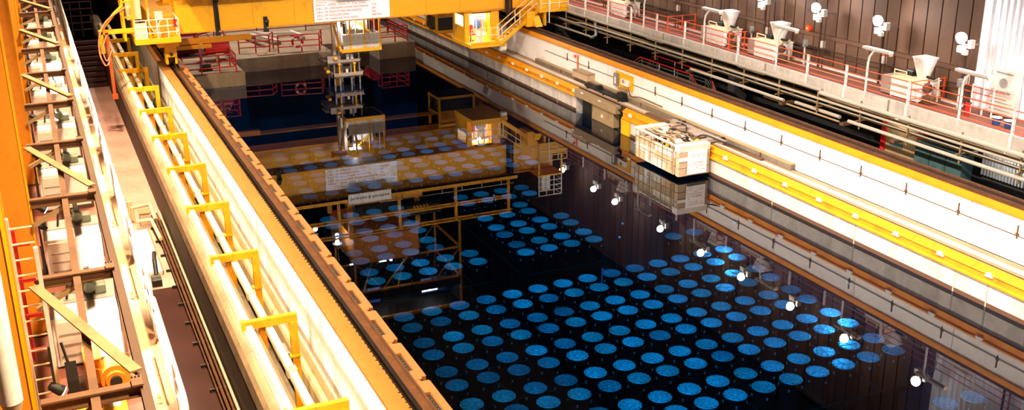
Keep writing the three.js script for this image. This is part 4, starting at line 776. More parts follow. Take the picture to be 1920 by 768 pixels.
// ---------------------------------------------------------------- right gallery, pipework and lamps
{
  struct('gallery_deck', box(33.44, 36.0, 4.7, 4.95, 17, 96), M.deckRed);
  struct('trim_11', [box(33.38, 33.46, 4.45, 5.02, 17, 30.0), box(33.38, 33.46, 4.45, 5.02, 30.0, 96)], M.concreteWhite);
  for (const [a, b] of [[42.9, 45.1], [52.6, 54.4], [34.2, 35.4]]) struct('trim_14', box(33.26, 33.4, 4.4, 5.02, a, b), M.concreteWhite);
  struct('trim_12', box(33.46, 33.54, 4.95, 5.0, 17, 96), M.white);
  struct('gallery_beams', (() => { const g = []; for (let z = 18; z < 95; z += 2.9) g.push(box(33.5, 36, 4.4, 4.7, z, z + 0.2)); return g; })(), M.concreteDim);
  struct('trim_13', box(35.4, 35.5, 4.95, 5.03, 32, 70), M.white);
  const posts = [24.6, 27.75, 33.2, 37.1, 39.8, 45.4, 50.5, 53.5, 56.5, 59.4, 62.5, 66, 70, 74];
  posts.forEach((z, i) => { const t = thing('guard_post', `plain white guard post on the right gallery edge, ${ORD[i]} from the right`, 'guard post', [33.42, 4.45, z], 'white guard posts along the right gallery'); part('post', box(33.37, 33.47, 4.75, 6.0, z - 0.05, z + 0.05, 0.015), M.white, t); part('foot_plate', box(33.35, 33.39, 4.5, 4.95, z - 0.07, z + 0.07), M.white, t); });
  const lampZ = [30.4, 35.8, 42.2, 48.6, 55.0];
  lampZ.forEach((z, i) => {
    const t = thing('tube_lamp_post', `white bent lamp post with tube hood on the right gallery edge, ${ORD[i]} from right`, 'lamp post', [33.42, 4.75, z], 'bent lamp posts along the right gallery');
    part('post', pipe([[33.42, 4.75, z], [33.42, 6.35, z], [33.47, 6.6, z], [33.62, 6.78, z], [33.8, 6.85, z]], 0.05, 8), M.white, t);
    part('hood', box(33.66, 33.94, 6.84, 6.96, z - 0.95, z + 0.75, 0.03), M.whiteDim, t);
    part('tube', cyl([33.8, 6.81, z - 0.85], [33.8, 6.81, z + 0.65], 0.03, 8), M.white, t);
    part('end_plate', box(33.7, 33.9, 6.75, 6.84, z - 0.95, z - 0.9), M.cargo, t);
  });
  const rail = thing('gallery_railing', 'long orange four bar railing along the edge of the right gallery', 'railing', [33.42, 5, 40]);
  for (const [y, m] of [[5.98, M.orange], [5.68, M.orange], [5.4, M.orangePale], [5.16, M.orange]]) part('bar', cyl([33.42, y, 22], [33.42, y, 80], 0.022, 6), m, rail);
  // orange side gates
  [[33.3, 'beside the nearest cabinet'], [46.5, 'behind the third bent lamp post'], [52.6, 'far along the gallery behind the railing']].forEach(([z, w]) => {
    const t = thing('side_rail', `short orange cross railing on the right gallery ${w}`, 'railing', [34.4, 4.95, z]);
    for (const x of [33.6, 34.6, 35.5]) part('post', box(x - 0.03, x + 0.03, 4.95, 5.98, z - 0.03, z + 0.03), M.orange, t);
    for (const y of [5.2, 5.6, 5.95]) part('bar', cyl([33.5, y, z], [35.6, y, z], 0.022, 6), M.orange, t);
  });
  // cabinets with hoppers
  let proto = null; const cab = [[33.35, 'nearest to the ribbed wall'], [43.3, 'second from the right'], [47.7, 'third from the right'], [58.6, 'farthest, near the crane landing']];
  for (const [z, w] of cab) {
    const label = `white cabinet with a white hopper on the right gallery, ${w}`;
    if (!proto) {
      proto = thing('hopper_cabinet', label, 'cabinet', [34.8, 4.95, z], 'hopper cabinets on the right gallery');
      part('body', box(34.1, 35.3, 5.0, 5.82, z, z + 1.65, 0.02), M.white, proto);
      part('lid', box(34.06, 35.34, 5.82, 5.86, z - 0.03, z + 1.68), M.cream, proto);
      part('side_cupboard', box(34.2, 35.3, 5.0, 5.78, z + 1.7, z + 2.35, 0.02), M.steelPlate, proto);
      part('leg', [[34.15, z + 0.05], [35.25, z + 0.05], [34.15, z + 1.6], [35.25, z + 1.6]].map(([x, q]) => box(x - 0.04, x + 0.04, 4.95, 5.02, q - 0.04, q + 0.04)), M.grey, proto);
      part('hopper', (() => { const g = new THREE.CylinderGeometry(0.52, 0.2, 1.0, 4); g.rotateY(Math.PI / 4); return bare(g.toNonIndexed()).translate(34.75, 6.3, -(z + 0.45)); })(), M.white, proto);
      part('hopper_rim', (() => { const g = new THREE.CylinderGeometry(0.55, 0.54, 0.06, 4); g.rotateY(Math.PI / 4); return bare(g.toNonIndexed()).translate(34.75, 6.82, -(z + 0.45)); })(), M.white, proto);
      part('rail_frame', [...pipe([[34.2, 5.83, z + 0.9], [34.2, 6.15, z + 0.9], [34.2, 6.15, z + 1.6], [34.2, 5.83, z + 1.6]], 0.03, 6), cyl([34.2, 6.0, z + 0.2], [34.2, 6.0, z + 1.6], 0.025, 6)], M.cream, proto);
      part('pump', [cyl([34.9, 5.95, z + 1.1], [34.9, 5.95, z + 1.5], 0.18, 12), box(35.0, 35.25, 5.83, 6.2, z + 1.0, z + 1.3, 0.03), cyl([34.6, 6.05, z - 0.35], [34.6, 6.05, z + 0.1], 0.06, 8)], M.rubber, proto);
      part('pipework', [...pipe([[34.6, 5.95, z], [34.6, 5.95, z - 0.35], [34.6, 6.1, z - 0.55], [34.6, 5.1, z - 0.6]], 0.05, 8), ...pipe([[34.9, 5.7, z - 0.1], [34.9, 5.5, z - 0.4], [34.9, 5.0, z - 0.4]], 0.05, 8)], M.greyPipe, proto);
      part('gear', [cyl([34.5, 5.6, z - 0.2], [34.5, 5.6, z], 0.2, 12), box(34.3, 34.9, 4.96, 5.3, z - 0.55, z - 0.05, 0.03)], M.steelBrown, proto);
    } else dup(proto, [34.8, 4.95, z], label);
  }
  [[31.9, 'right of the nearest hopper cabinet'], [41.9, 'between two bent lamp posts'], [46.3, 'left of the second hopper cabinet']].forEach(([z, w]) => {
    const t = thing('meter_post', `thin grey meter post on the right gallery ${w}`, 'meter', [34.9, 4.95, z]);
    part('post', cyl([34.9, 4.95, z], [34.9, 6.0, z], 0.04, 8), M.whiteDim, t); part('meter_head', [box(34.78, 35.02, 5.9, 6.25, z - 0.08, z + 0.08, 0.03), cyl([34.9, 6.08, z - 0.12], [34.9, 6.08, z - 0.08], 0.09, 12)], M.grey, t); part('foot', box(34.75, 35.05, 4.95, 5.0, z - 0.15, z + 0.15), M.grey, t);
  });
  const ex = thing('fire_extinguisher', 'red extinguisher standing on the right gallery behind the orange railing near the white wall', 'fire extinguisher', [34.4, 4.95, 30.9]);
  part('cylinder', cyl([34.4, 4.97, 30.9], [34.4, 5.5, 30.9], 0.11, 12), M.red, ex); part('valve', [cyl([34.4, 5.5, 30.9], [34.4, 5.6, 30.9], 0.04, 8), bar([34.4, 5.58, 30.9], [34.4, 5.5, 30.7], 0.03, 0.03)], M.black, ex);
  const ip = thing('instrument_panel', 'tall white instrument panel with a grey round dial before the white ribbed wall', 'panel', [35.6, 4.95, 30.2]);
  part('case', box(35.45, 35.75, 5.0, 6.9, 29.6, 30.8, 0.03), M.whiteDim, ip);
  part('dial', cyl([35.42, 6.35, 30.2], [35.45, 6.35, 30.2], 0.2, 20), M.grey, ip, 'grey round dial'); part('grille', [box(35.43, 35.46, 6.72, 6.78, 29.8, 30.6), box(35.43, 35.46, 5.95, 5.99, 29.8, 30.6)], M.grey, ip); part('plinth', box(35.48, 35.72, 4.95, 5.02, 29.65, 30.75), M.black, ip);
  const bk = thing('bucket', 'pair of pale blue buckets under the railing before the white instrument panel', 'buckets', [34.3, 4.95, 29.0]);
  for (const z of [28.7, 29.3]) { part('bucket', cyl([34.3, 4.97, z], [34.3, 5.25, z], 0.15, 14, 0.19), M.blueCloth, bk); part('lid', cyl([34.3, 5.25, z], [34.3, 5.28, z], 0.2, 14), M.whiteDim, bk); }
  const rk = thing('barrier_rack', 'white and orange barrier rack of upright posts near the white ribbed wall', 'barrier', [35.0, 4.95, 31]);
  for (const z of [30.2, 30.7, 31.3]) part('post', cyl([35.0, 4.95, z], [35.0, 6.15, z], 0.04, 8), M.white, rk);
  for (const y of [5.2, 5.5, 5.8, 6.05]) part('bar', cyl([35.0, y, 29.6], [35.0, y, 31.7], 0.025, 6), M.orange, rk);
  const sg = thing('wall_sign', 'small orange square notice on the brown wall panels between two bright lamps', 'sign', [35.97, 6.0, 37.6]);
  part('plate', box(35.95, 35.99, 6.0, 6.32, 37.35, 37.65), M.orange, sg); part('mark', [box(35.935, 35.955, 6.18, 6.28, 37.4, 37.6), box(35.935, 35.955, 6.05, 6.1, 37.4, 37.6)], M.orangePale, sg);
  const hr = thing('hose_reel', 'small orange hose reel high on the brown wall panels left of the middle lamp', 'hose reel', [35.85, 6.55, 42.9]);
  part('reel', cyl([35.8, 6.6, 42.9], [35.98, 6.6, 42.9], 0.17, 16), M.orange, hr); part('hub', cyl([35.76, 6.6, 42.9], [35.8, 6.6, 42.9], 0.06, 10), M.cream, hr);

  // wall lamps on their paired pipes
  const names = ['first from the right', 'second from the right', 'third from the right', 'fourth from the right', 'fifth from the right', 'sixth from the right', 'seventh from the right', 'eighth from the right', 'ninth from the right', 'farthest of all'];
  [27.4, 31.87, 36.73, 40.98, 45.4, 49.5, 54.1, 60, 63.1, 68.1].forEach((z, i) => {
    const t = thing('wall_lamp', `glaring round wall lamp on twin pipes above the right gallery, ${names[i]}`, 'lamp', [34.7, 7.9, z], 'glaring wall lamps above the right gallery');
    part('bulb', ball([34.6, 7.95, z], 0.2, 14), glow([1, 0.95, 0.93], 90), t);
    part('reflector', [cyl([34.72, 7.98, z + 0.12], [34.95, 8.05, z + 0.25], 0.24, 14, 0.12)], M.whiteDim, t);
    part('ballast_box', [box(34.7, 34.95, 7.35, 7.62, z - 0.02, z + 0.28, 0.02), box(34.62, 34.8, 7.3, 7.5, z - 0.28, z - 0.06, 0.02), box(34.85, 35.1, 7.55, 7.9, z - 0.3, z - 0.12, 0.02)], M.whiteDim, t);
    part('arm', bar([34.75, 7.7, z], [35.95, 7.6, z + 0.1], 0.06, 0.06), M.grey, t);
    part('pipe', cyl([35.3, 4.95, z + 0.02], [35.3, 7.7, z + 0.02], 0.035, 8), M.steelDark, t);
    part('pipe', cyl([35.3, 4.95, z + 0.32], [35.3, 7.6, z + 0.32], 0.05, 8), M.steelDark, t);
    part('switch_box', box(35.2, 35.4, 5.95, 6.3, z + 0.0, z + 0.16, 0.02), M.whiteDim, t);
    point([34.6, 7.95, z], i ? WALL_LAMP : WALL_LAMP * 6, WALL_TINT, 6);
  });

  // pipework under the gallery
  const pp = thing('pipe_run', 'bundle of long pale pipes and cable trays hung under the right gallery', 'pipes', [33, 4, 40]);
  const run = (pts, r, m) => part('pipe', pipe(pts, r, 8), m, pp);
  run([[32.85, 4.56, 20], [32.85, 4.56, 38.1]], 0.1, M.pipeWhite); run([[32.95, 4.66, 38.1], [32.95, 4.66, 60], [33.2, 4.6, 61.5], [33.2, 4.6, 84]], 0.09, M.greyPipe);
  run([[32.95, 4.22, 20], [32.95, 4.22, 62], [32.95, 4.1, 63], [32.95, 4.1, 84]], 0.055, M.greyPipe);
  run([[33.0, 3.62, 20], [33.0, 3.62, 36.2]], 0.085, M.pipeWhite); run([[32.8, 3.66, 40.6], [32.8, 3.66, 48.8]], 0.08, M.pipeWhite); run([[33.2, 3.6, 37], [33.2, 3.6, 40.2]], 0.09, M.greyPipe); run([[33.0, 3.5, 60.5], [33.0, 3.5, 78]], 0.07, M.greyPipe);
  run([[33.2, 3.95, 20], [33.2, 3.95, 84]], 0.045, M.greyPipe); run([[33.6, 4.1, 20], [33.6, 4.1, 84]], 0.08, M.cargoDark); run([[34.0, 4.25, 20], [34.0, 4.25, 84]], 0.06, M.greyPipe); run([[33.4, 3.8, 20], [33.4, 3.8, 84]], 0.035, M.steelTan);
  run([[33.0, 3.45, 36.8], [33.0, 3.45, 42.4]], 0.05, M.cargoDark);
  run([[33.1, 4.5, 60.5], [33.1, 4.1, 60.4], [33.0, 3.7, 60.2], [33.0, 3.45, 60.8]], 0.1, M.grey);
  part('hanger', (() => { const g = []; for (let z = 21; z < 84; z += 2.9) g.push(box(33.0, 33.06, 3.4, 4.7, z, z + 0.06), box(33.9, 33.96, 3.7, 4.5, z, z + 0.06), box(32.8, 34.1, 3.78, 3.83, z, z + 0.06)); return g; })(), M.steelTan, pp);
  part('cable_tray', [box(34.3, 34.9, 4.0, 4.04, 20, 84), box(34.3, 34.34, 4.0, 4.12, 20, 84)], M.grey, pp);
  part('fin', (() => { const g = []; for (let z = 22; z < 84; z += 0.55) g.push(box(33.5, 33.53, 4.38, 4.62, z, z + 0.04)); return g; })(), M.steelTan, pp);
  part('bracket', [36.2, 40.6, 48.9, 33].map((z) => box(32.7, 33.5, 3.42, 3.54, z, z + 0.25)), M.steelBrown, pp);

  // lower wall: door, teal lockers, louvre
  const dr = struct('door_1', box(35.75, 35.98, -1.5, 3.2, 34.6, 36.6), M.cargoDark);
  part('door_frame', [box(35.65, 36, -1.5, 3.3, 36.6, 36.85), box(35.65, 36, -1.5, 3.3, 34.35, 34.6)], M.red, dr, 'red door frame');
  part('door_sign', box(35.72, 35.76, 2.15, 2.35, 35.5, 36.3), M.teal, dr, 'small green sign');
  for (let i = 0; i < 3; i++) { const t = thing('locker', `tall dull teal locker on the dark lower wall right of the door, ${['rightmost', 'middle', 'leftmost'][i]} of three`, 'locker', [35.6, -1.5, 32 + i * 0.9], 'teal lockers on the lower right wall'); part('body', box(35.3, 36, -1.5, 2.9, 31.6 + i * 0.92, 32.48 + i * 0.92, 0.02), M.teal, t); part('handle', box(35.26, 35.3, 1.6, 1.8, 31.75 + i * 0.92, 31.8 + i * 0.92), M.grey, t); }
  single('added_door_lamp', 'added small round lamp above the red framed door under the right gallery', 'lamp', [35.3, 3.7, 35.6], [ball([35.3, 3.65, 35.6], 0.09, 10), cyl([35.3, 3.7, 35.6], [35.3, 4.4, 35.6], 0.02)], glow([1, 0.9, 0.7], 5));
  point([35.2, 3.5, 35.6], 5, [1, 0.88, 0.66], 4);  // lamp added here to brighten the door
  const lv = thing('louvre', 'pale ribbed louvre panel lit on the dark lower wall at the right edge', 'louvre', [35.8, 2.2, 29]);
  part('backing', box(35.9, 36, 2.0, 3.9, 26.5, 31.0), M.darkPanel, lv);
  for (let z = 26.6; z < 31; z += 0.16) part('slat', box(35.8, 35.9, 2.2, 3.8, z, z + 0.08), M.white, lv);
  point([34.9, 3.4, 29.2], 5, [0.9, 0.95, 1], 4);
  single('strip_lamp', 'short white lamp bracket under the gallery lighting the louvre', 'lamp', [34.9, 3.55, 29.2], [box(34.85, 34.95, 3.5, 3.58, 28.9, 29.5), cyl([34.9, 3.58, 29.2], [34.9, 4.45, 29.2], 0.02)], glow([0.9, 0.95, 1], 6));
  for (const [x, k] of [[33.7, 'nearer'], [34.8, 'farther']]) {
    const t = thing('stair_rail', `red topped stair rail in the dark gap behind the crane wall, ${k} of the pair`, 'railing', [x, 2, 55], 'red stair rails behind the crane wall');
    for (const [dy, m] of [[0, M.red], [-0.2, M.greenGrey], [-0.4, M.greenGrey], [-0.6, M.greenGrey]]) part('bar', pipe([[x, 1.0 + dy, 57.7], [x, 2.7 + dy, 56.3], [x, 3.0 + dy, 55.7], [x, 3.0 + dy, 50.1], [x, 2.6 + dy, 49.5], [x, 0.8 + dy, 48.1]], dy ? 0.025 : 0.04, 6), m, t);
    for (const z of [55.5, 53.5, 51.5, 50.2]) part('post', cyl([x, 0.4, z], [x, 3, z], 0.03, 6), z === 53.5 ? M.white : M.greenGrey, t);
  }
  struct('gap_floor', box(33, 36, -1.6, -1.5, 18, 96), M.dark);
  struct('gap_pillar', [box(33.4, 34.2, -1.5, 4.4, 66, 67), box(34.2, 35, -1.5, 4.4, 46.6, 47.2)], M.darkPanel);
}
{
  // control box with a yellow back board on the crane wall, and trolley stop
  const c = thing('control_box', 'grey control box on a yellow back board fixed to the white crane wall', 'control box', [30.6, 2.0, 52.4]);
  part('back_board', box(30.64, 30.7, 2.02, 2.9, 51.4, 53.4), M.yellow, c); part('case', box(30.45, 30.64, 2.05, 2.8, 52.95, 53.35, 0.02), M.grey, c); part('case', box(30.46, 30.64, 2.25, 2.6, 51.7, 52.5, 0.03), M.white, c);
  part('light_panel', box(30.43, 30.45, 2.2, 2.6, 53.02, 53.16), M.white, c); part('knob', ball([30.5, 2.5, 52.2], 0.12), M.cargoDark, c); part('junction', box(30.45, 30.68, 1.8, 2.05, 52.0, 52.7), M.cargoDark, c); part('cable', curve([[30.6, 2.1, 51.8], [30.56, 1.8, 51.5], [30.6, 1.9, 50.5], [30.66, 1.85, 48.2]], 0.03), M.steelBrown, c);
  const s = thing('track_trolley', 'dark low trolley standing at the foot of the crane wall', 'trolley', [30.3, 1.44, 52.5]);
  part('frame', [box(29.95, 30.38, 1.54, 1.62, 51.4, 56.0)], M.black, s); part('end_block', box(30.0, 30.36, 1.62, 1.95, 51.5, 52.1, 0.02), M.black, s); part('mid_block', box(30.0, 30.3, 1.62, 1.85, 54.3, 54.6), M.black, s);
  for (const z of [51.8, 53.6, 55.6]) part('wheel', cyl([29.92, 1.53, z], [29.98, 1.53, z], 0.09, 10), M.rustDark, s);
  const b = thing('cable_bin', 'pale rectangular bin against the crane wall left of the control box', 'bin', [30.4, 1.74, 57]);
  part('bin', box(30.1, 30.69, 1.74, 2.15, 56.0, 57.9, 0.02), M.cargo, b); part('lid', box(30.08, 30.7, 2.15, 2.19, 55.98, 57.92), M.cargoDark, b);
  const e = thing('wall_post', 'short brown upright pipe on the crane wall behind the pale bin', 'pipe', [30.65, 1.74, 58.2]);
  part('tube', cyl([30.64, 1.74, 58.2], [30.64, 2.95, 58.2], 0.05, 8), M.orange, e); part('valve', ball([30.6, 2.85, 58.5], 0.1), M.orange, e);
}
{
  // pale plated handling machine straddling the right pond edge
  const z0 = 41.4, z1 = 45.55, x0 = 27.42, x1 = 29.2;
  const B = thing('handling_machine', 'pale plated boxy handling machine hanging over the water on the right pond wall', 'machine', [28.3, 0.2, 43.4]);
  part('front_block', [box(x0, x1, 1.42, 1.76, z0, z0 + 0.45, 0.02)], M.whiteDim, B);
  for (const [a, b, c, d] of [[x0, 27.95, 1.42, 1.12], [27.97, 29.2, 1.4, 1.12], [x0, 28.2, 1.1, 0.62], [28.22, 29.2, 1.1, 0.62], [x0, 28.6, 0.6, 0.2], [28.62, 29.2, 0.6, 0.2]]) part('front_plate', box(a, b, d, c, z0 + 0.02, z0 + 0.3, 0.015), M.cargo, B);
  for (let i = 0; i < 4; i++) for (const [a, b] of [[0.2, 0.62], [0.64, 1.02], [1.04, 1.4]]) part('side_plate', box(x0, x0 + 0.2, a + 0.0, b, z0 + 0.46 + i * 0.92, z0 + 1.34 + i * 0.92, 0.02), rnd() > 0.4 ? M.cargo : M.whiteDim, B);
  part('side_post', [z0 + 0.5, z0 + 1.5, z0 + 2.6, z0 + 3.7].map((z) => box(x0 - 0.04, x0, 0.25, 1.6, z, z + 0.06)), M.cargoDark, B);
  part('rear_block', box(x0 - 0.02, x1, 1.3, 1.78, z1 - 0.4, z1 + 0.1, 0.03), M.whiteDim, B);
  part('bottom', box(x0 + 0.1, x1, 0.2, 0.3, z0 + 0.1, z1), M.dark, B);
  part('inner_wall', [box(x1 - 0.1, x1, 0.3, 1.5, z0 + 0.3, z1), box(x0 + 0.2, x1, 0.3, 1.1, z0 + 0.3, z1 - 0.4)], M.steelDark, B);
  part('top_frame', [[27.7, 0.9], [28.2, 0.9], [28.7, 0.9]].map(([x]) => bar([x, 1.5, z0 + 0.45], [x + 0.1, 1.52, z1 - 0.4], 0.08, 0.06)), M.cargo, B);
  for (let i = 0; i < 4; i++) part('cross_bar', bar([27.5, 1.52, z0 + 0.9 + i * 0.85], [29.1, 1.56, z0 + 0.8 + i * 0.85], 0.07, 0.06), M.whiteDim, B);
  part('diagonal', [bar([27.6, 1.58, z0 + 2.2], [28.9, 1.6, z0 + 3.2], 0.16, 0.06), bar([27.7, 1.55, z0 + 1.2], [29, 1.6, z0 + 2.6], 0.1, 0.06)], M.white, B);
  part('motor', [cyl([27.8, 1.55, z0 + 1.0], [28.2, 1.55, z0 + 1.0], 0.16, 12), cyl([28.6, 1.6, z0 + 1.4], [29.1, 1.6, z0 + 1.4], 0.17, 12), cyl([28.8, 1.6, z0 + 2.2], [29.3, 1.6, z0 + 2.4], 0.15, 12), cyl([27.75, 1.5, z0 + 2.4], [28.0, 1.5, z0 + 2.9], 0.14, 12), cyl([28.5, 1.62, z0 + 3.2], [29.2, 1.62, z0 + 3.1], 0.13, 12)], M.rubber, B);
  part('valve', [ball([28.95, 1.62, z0 + 0.85], 0.17), ball([28.0, 1.5, z0 + 1.75], 0.12), box(27.6, 27.9, 1.4, 1.62, z0 + 1.3, z0 + 1.6, 0.03)], M.yellow, B, 'yellow valve');
  part('red_fitting', [box(28.1, 28.25, 1.55, 1.68, z0 + 1.9, z0 + 2.1), box(28.3, 28.45, 1.58, 1.7, z0 + 2.7, z0 + 2.9), box(27.9, 28.05, 1.5, 1.66, z0 + 0.8, z0 + 1.0)], M.chair, B);
  part('white_case', [box(27.75, 28.05, 1.4, 1.85, z0 + 0.75, z0 + 1.0, 0.02), box(28.6, 28.9, 1.55, 1.75, z1 - 0.9, z1 - 0.6, 0.02)], M.white, B);
  part('track_arm', [box(29.2, 30.3, 1.5, 1.68, z0 + 0.7, z0 + 1.0, 0.02), box(29.2, 30.3, 1.5, 1.68, z1 - 1.0, z1 - 0.7, 0.02), box(30.0, 30.3, 1.46, 1.66, z0 + 0.2, z1 + 0.8, 0.02), box(29.3, 29.9, 1.56, 1.72, z0 + 1.5, z0 + 2.6, 0.02)], M.steelPlate, B);
  part('wheel', [z0 + 0.6, z1].map((z) => cyl([30.3, 1.6, z], [30.42, 1.6, z], 0.15, 14)), M.rail, B);
  part('hose', [curve([[29.0, 1.6, z0 + 2], [29.5, 1.8, z0 + 2.6], [29.9, 1.75, z0 + 3.4], [30.1, 1.5, z0 + 5.2]], 0.04), curve([[29.0, 1.6, z0 + 1.2], [29.5, 1.8, z0 + 1.2], [29.9, 1.7, z0 + 0.3], [30.3, 1.5, z0 - 2]], 0.04)], M.rubber, B);
  part('cable_chain', [box(30.1, 30.3, 1.455, 1.56, z0 - 2.8, z0 + 0.2), box(29.8, 30.1, 1.455, 1.55, z1 + 0.8, z1 + 3.0)], M.steelBrown, B);
  // upper clutter: rim frame, trunking, pipes and small cases level with the top edge
  for (const x of [27.5, 28.15, 28.75]) part('rim_beam', box(x, x + 0.09, 1.62, 1.7, z0 + 0.45, z1 - 0.35, 0.01), M.whiteDim, B);
  for (let i = 0; i < 5; i++) part('rim_bar', bar([27.5, 1.67, z0 + 0.75 + i * 0.68], [29.2, 1.7, z0 + 0.62 + i * 0.68], 0.06, 0.06), M.cargo, B);
  for (let i = 0; i < 7; i++) { const x = 27.65 + rnd() * 1.35, z = z0 + 0.7 + rnd() * 2.9; part('small_case', box(x, x + rr(0.15, 0.3), 1.5, 1.74 + rnd() * 0.1, z, z + rr(0.15, 0.4), 0.02), [M.cargo, M.steelBrown, M.whiteDim][i % 3], B); }
  for (let i = 0; i < 5; i++) { const x = 27.6 + i * 0.36; part('thin_pipe', curve([[x, 1.66, z0 + 0.5], [x + 0.1, 1.82, z0 + 1.2 + rnd()], [x - 0.05, 1.78, z0 + 2.4], [x + 0.15, 1.7, z1 - 0.4]], 0.025, 16, 6), i % 2 ? M.cargoDark : M.steelBrown, B); }
  for (let i = 0; i < 9; i++) part('side_rod', cyl([27.36, 0.3, z0 + 0.6 + i * 0.43], [27.36, 1.72, z0 + 0.6 + i * 0.43], 0.014, 6), M.cargoDark, B);
  for (const y of [0.9, 1.4, 1.7]) part('side_rail', cyl([27.35, y, z0 + 0.5], [27.35, y, z1], 0.016, 6), M.cargo, B);
  part('rear_arm', bar([29.2, 1.7, z1 - 0.6], [30.3, 1.62, z1 - 0.2], 0.12, 0.1), M.cargo, B); part('rear_arm', bar([29.2, 1.7, z0 + 2.0], [30.3, 1.62, z0 + 2.6], 0.12, 0.1), M.cargo, B);
  part('maker_plate', box(27.42, 27.9, 0.98, 1.14, z0 - 0.03, z0 + 0.02), M.white, B);
  const S = thing('machine_sign', 'white lettered notice board on the front of the pale handling machine', 'sign', [28.42, 0.3, 41.36]);
  part('board', box(27.89, 28.96, 0.3, 1.46, 41.3, 41.38), M.white, S);
  const tex = canvas(700, 760, (c) => {
    c.fillStyle = '#fcf8f4'; c.fillRect(0, 0, 700, 760); c.textBaseline = 'alphabetic'; const L = (t, x, y, s, w, col = '#8d5a3c') => { c.fillStyle = col; c.font = `bold ${s}px sans-serif`; c.fillText(t, x, y, w); };
    L('CRANE SERIAL Nº', 60, 130, 52, 420); L('03027', 520, 130, 52, 130); L('S.W.L. OF HOIST', 60, 210, 52, 420); L('1t', 540, 210, 52);
    L('W', 40, 330, 56); L('No.', 50, 420, 50); L('20 TONNE', 190, 420, 78, 430, '#b4532e'); L('DO NOT STAND UNDER', 60, 500, 48, 560); L('LOAD', 260, 575, 52, 140, '#b4532e'); L('S.W.L.', 70, 650, 48, 150); L('100 KGs', 460, 650, 48, 190); L('B.N.F.L.', 60, 730, 48, 180);
  });
  signFace(S, tex, 27.91, 28.94, 0.32, 1.44, 41.295);
}

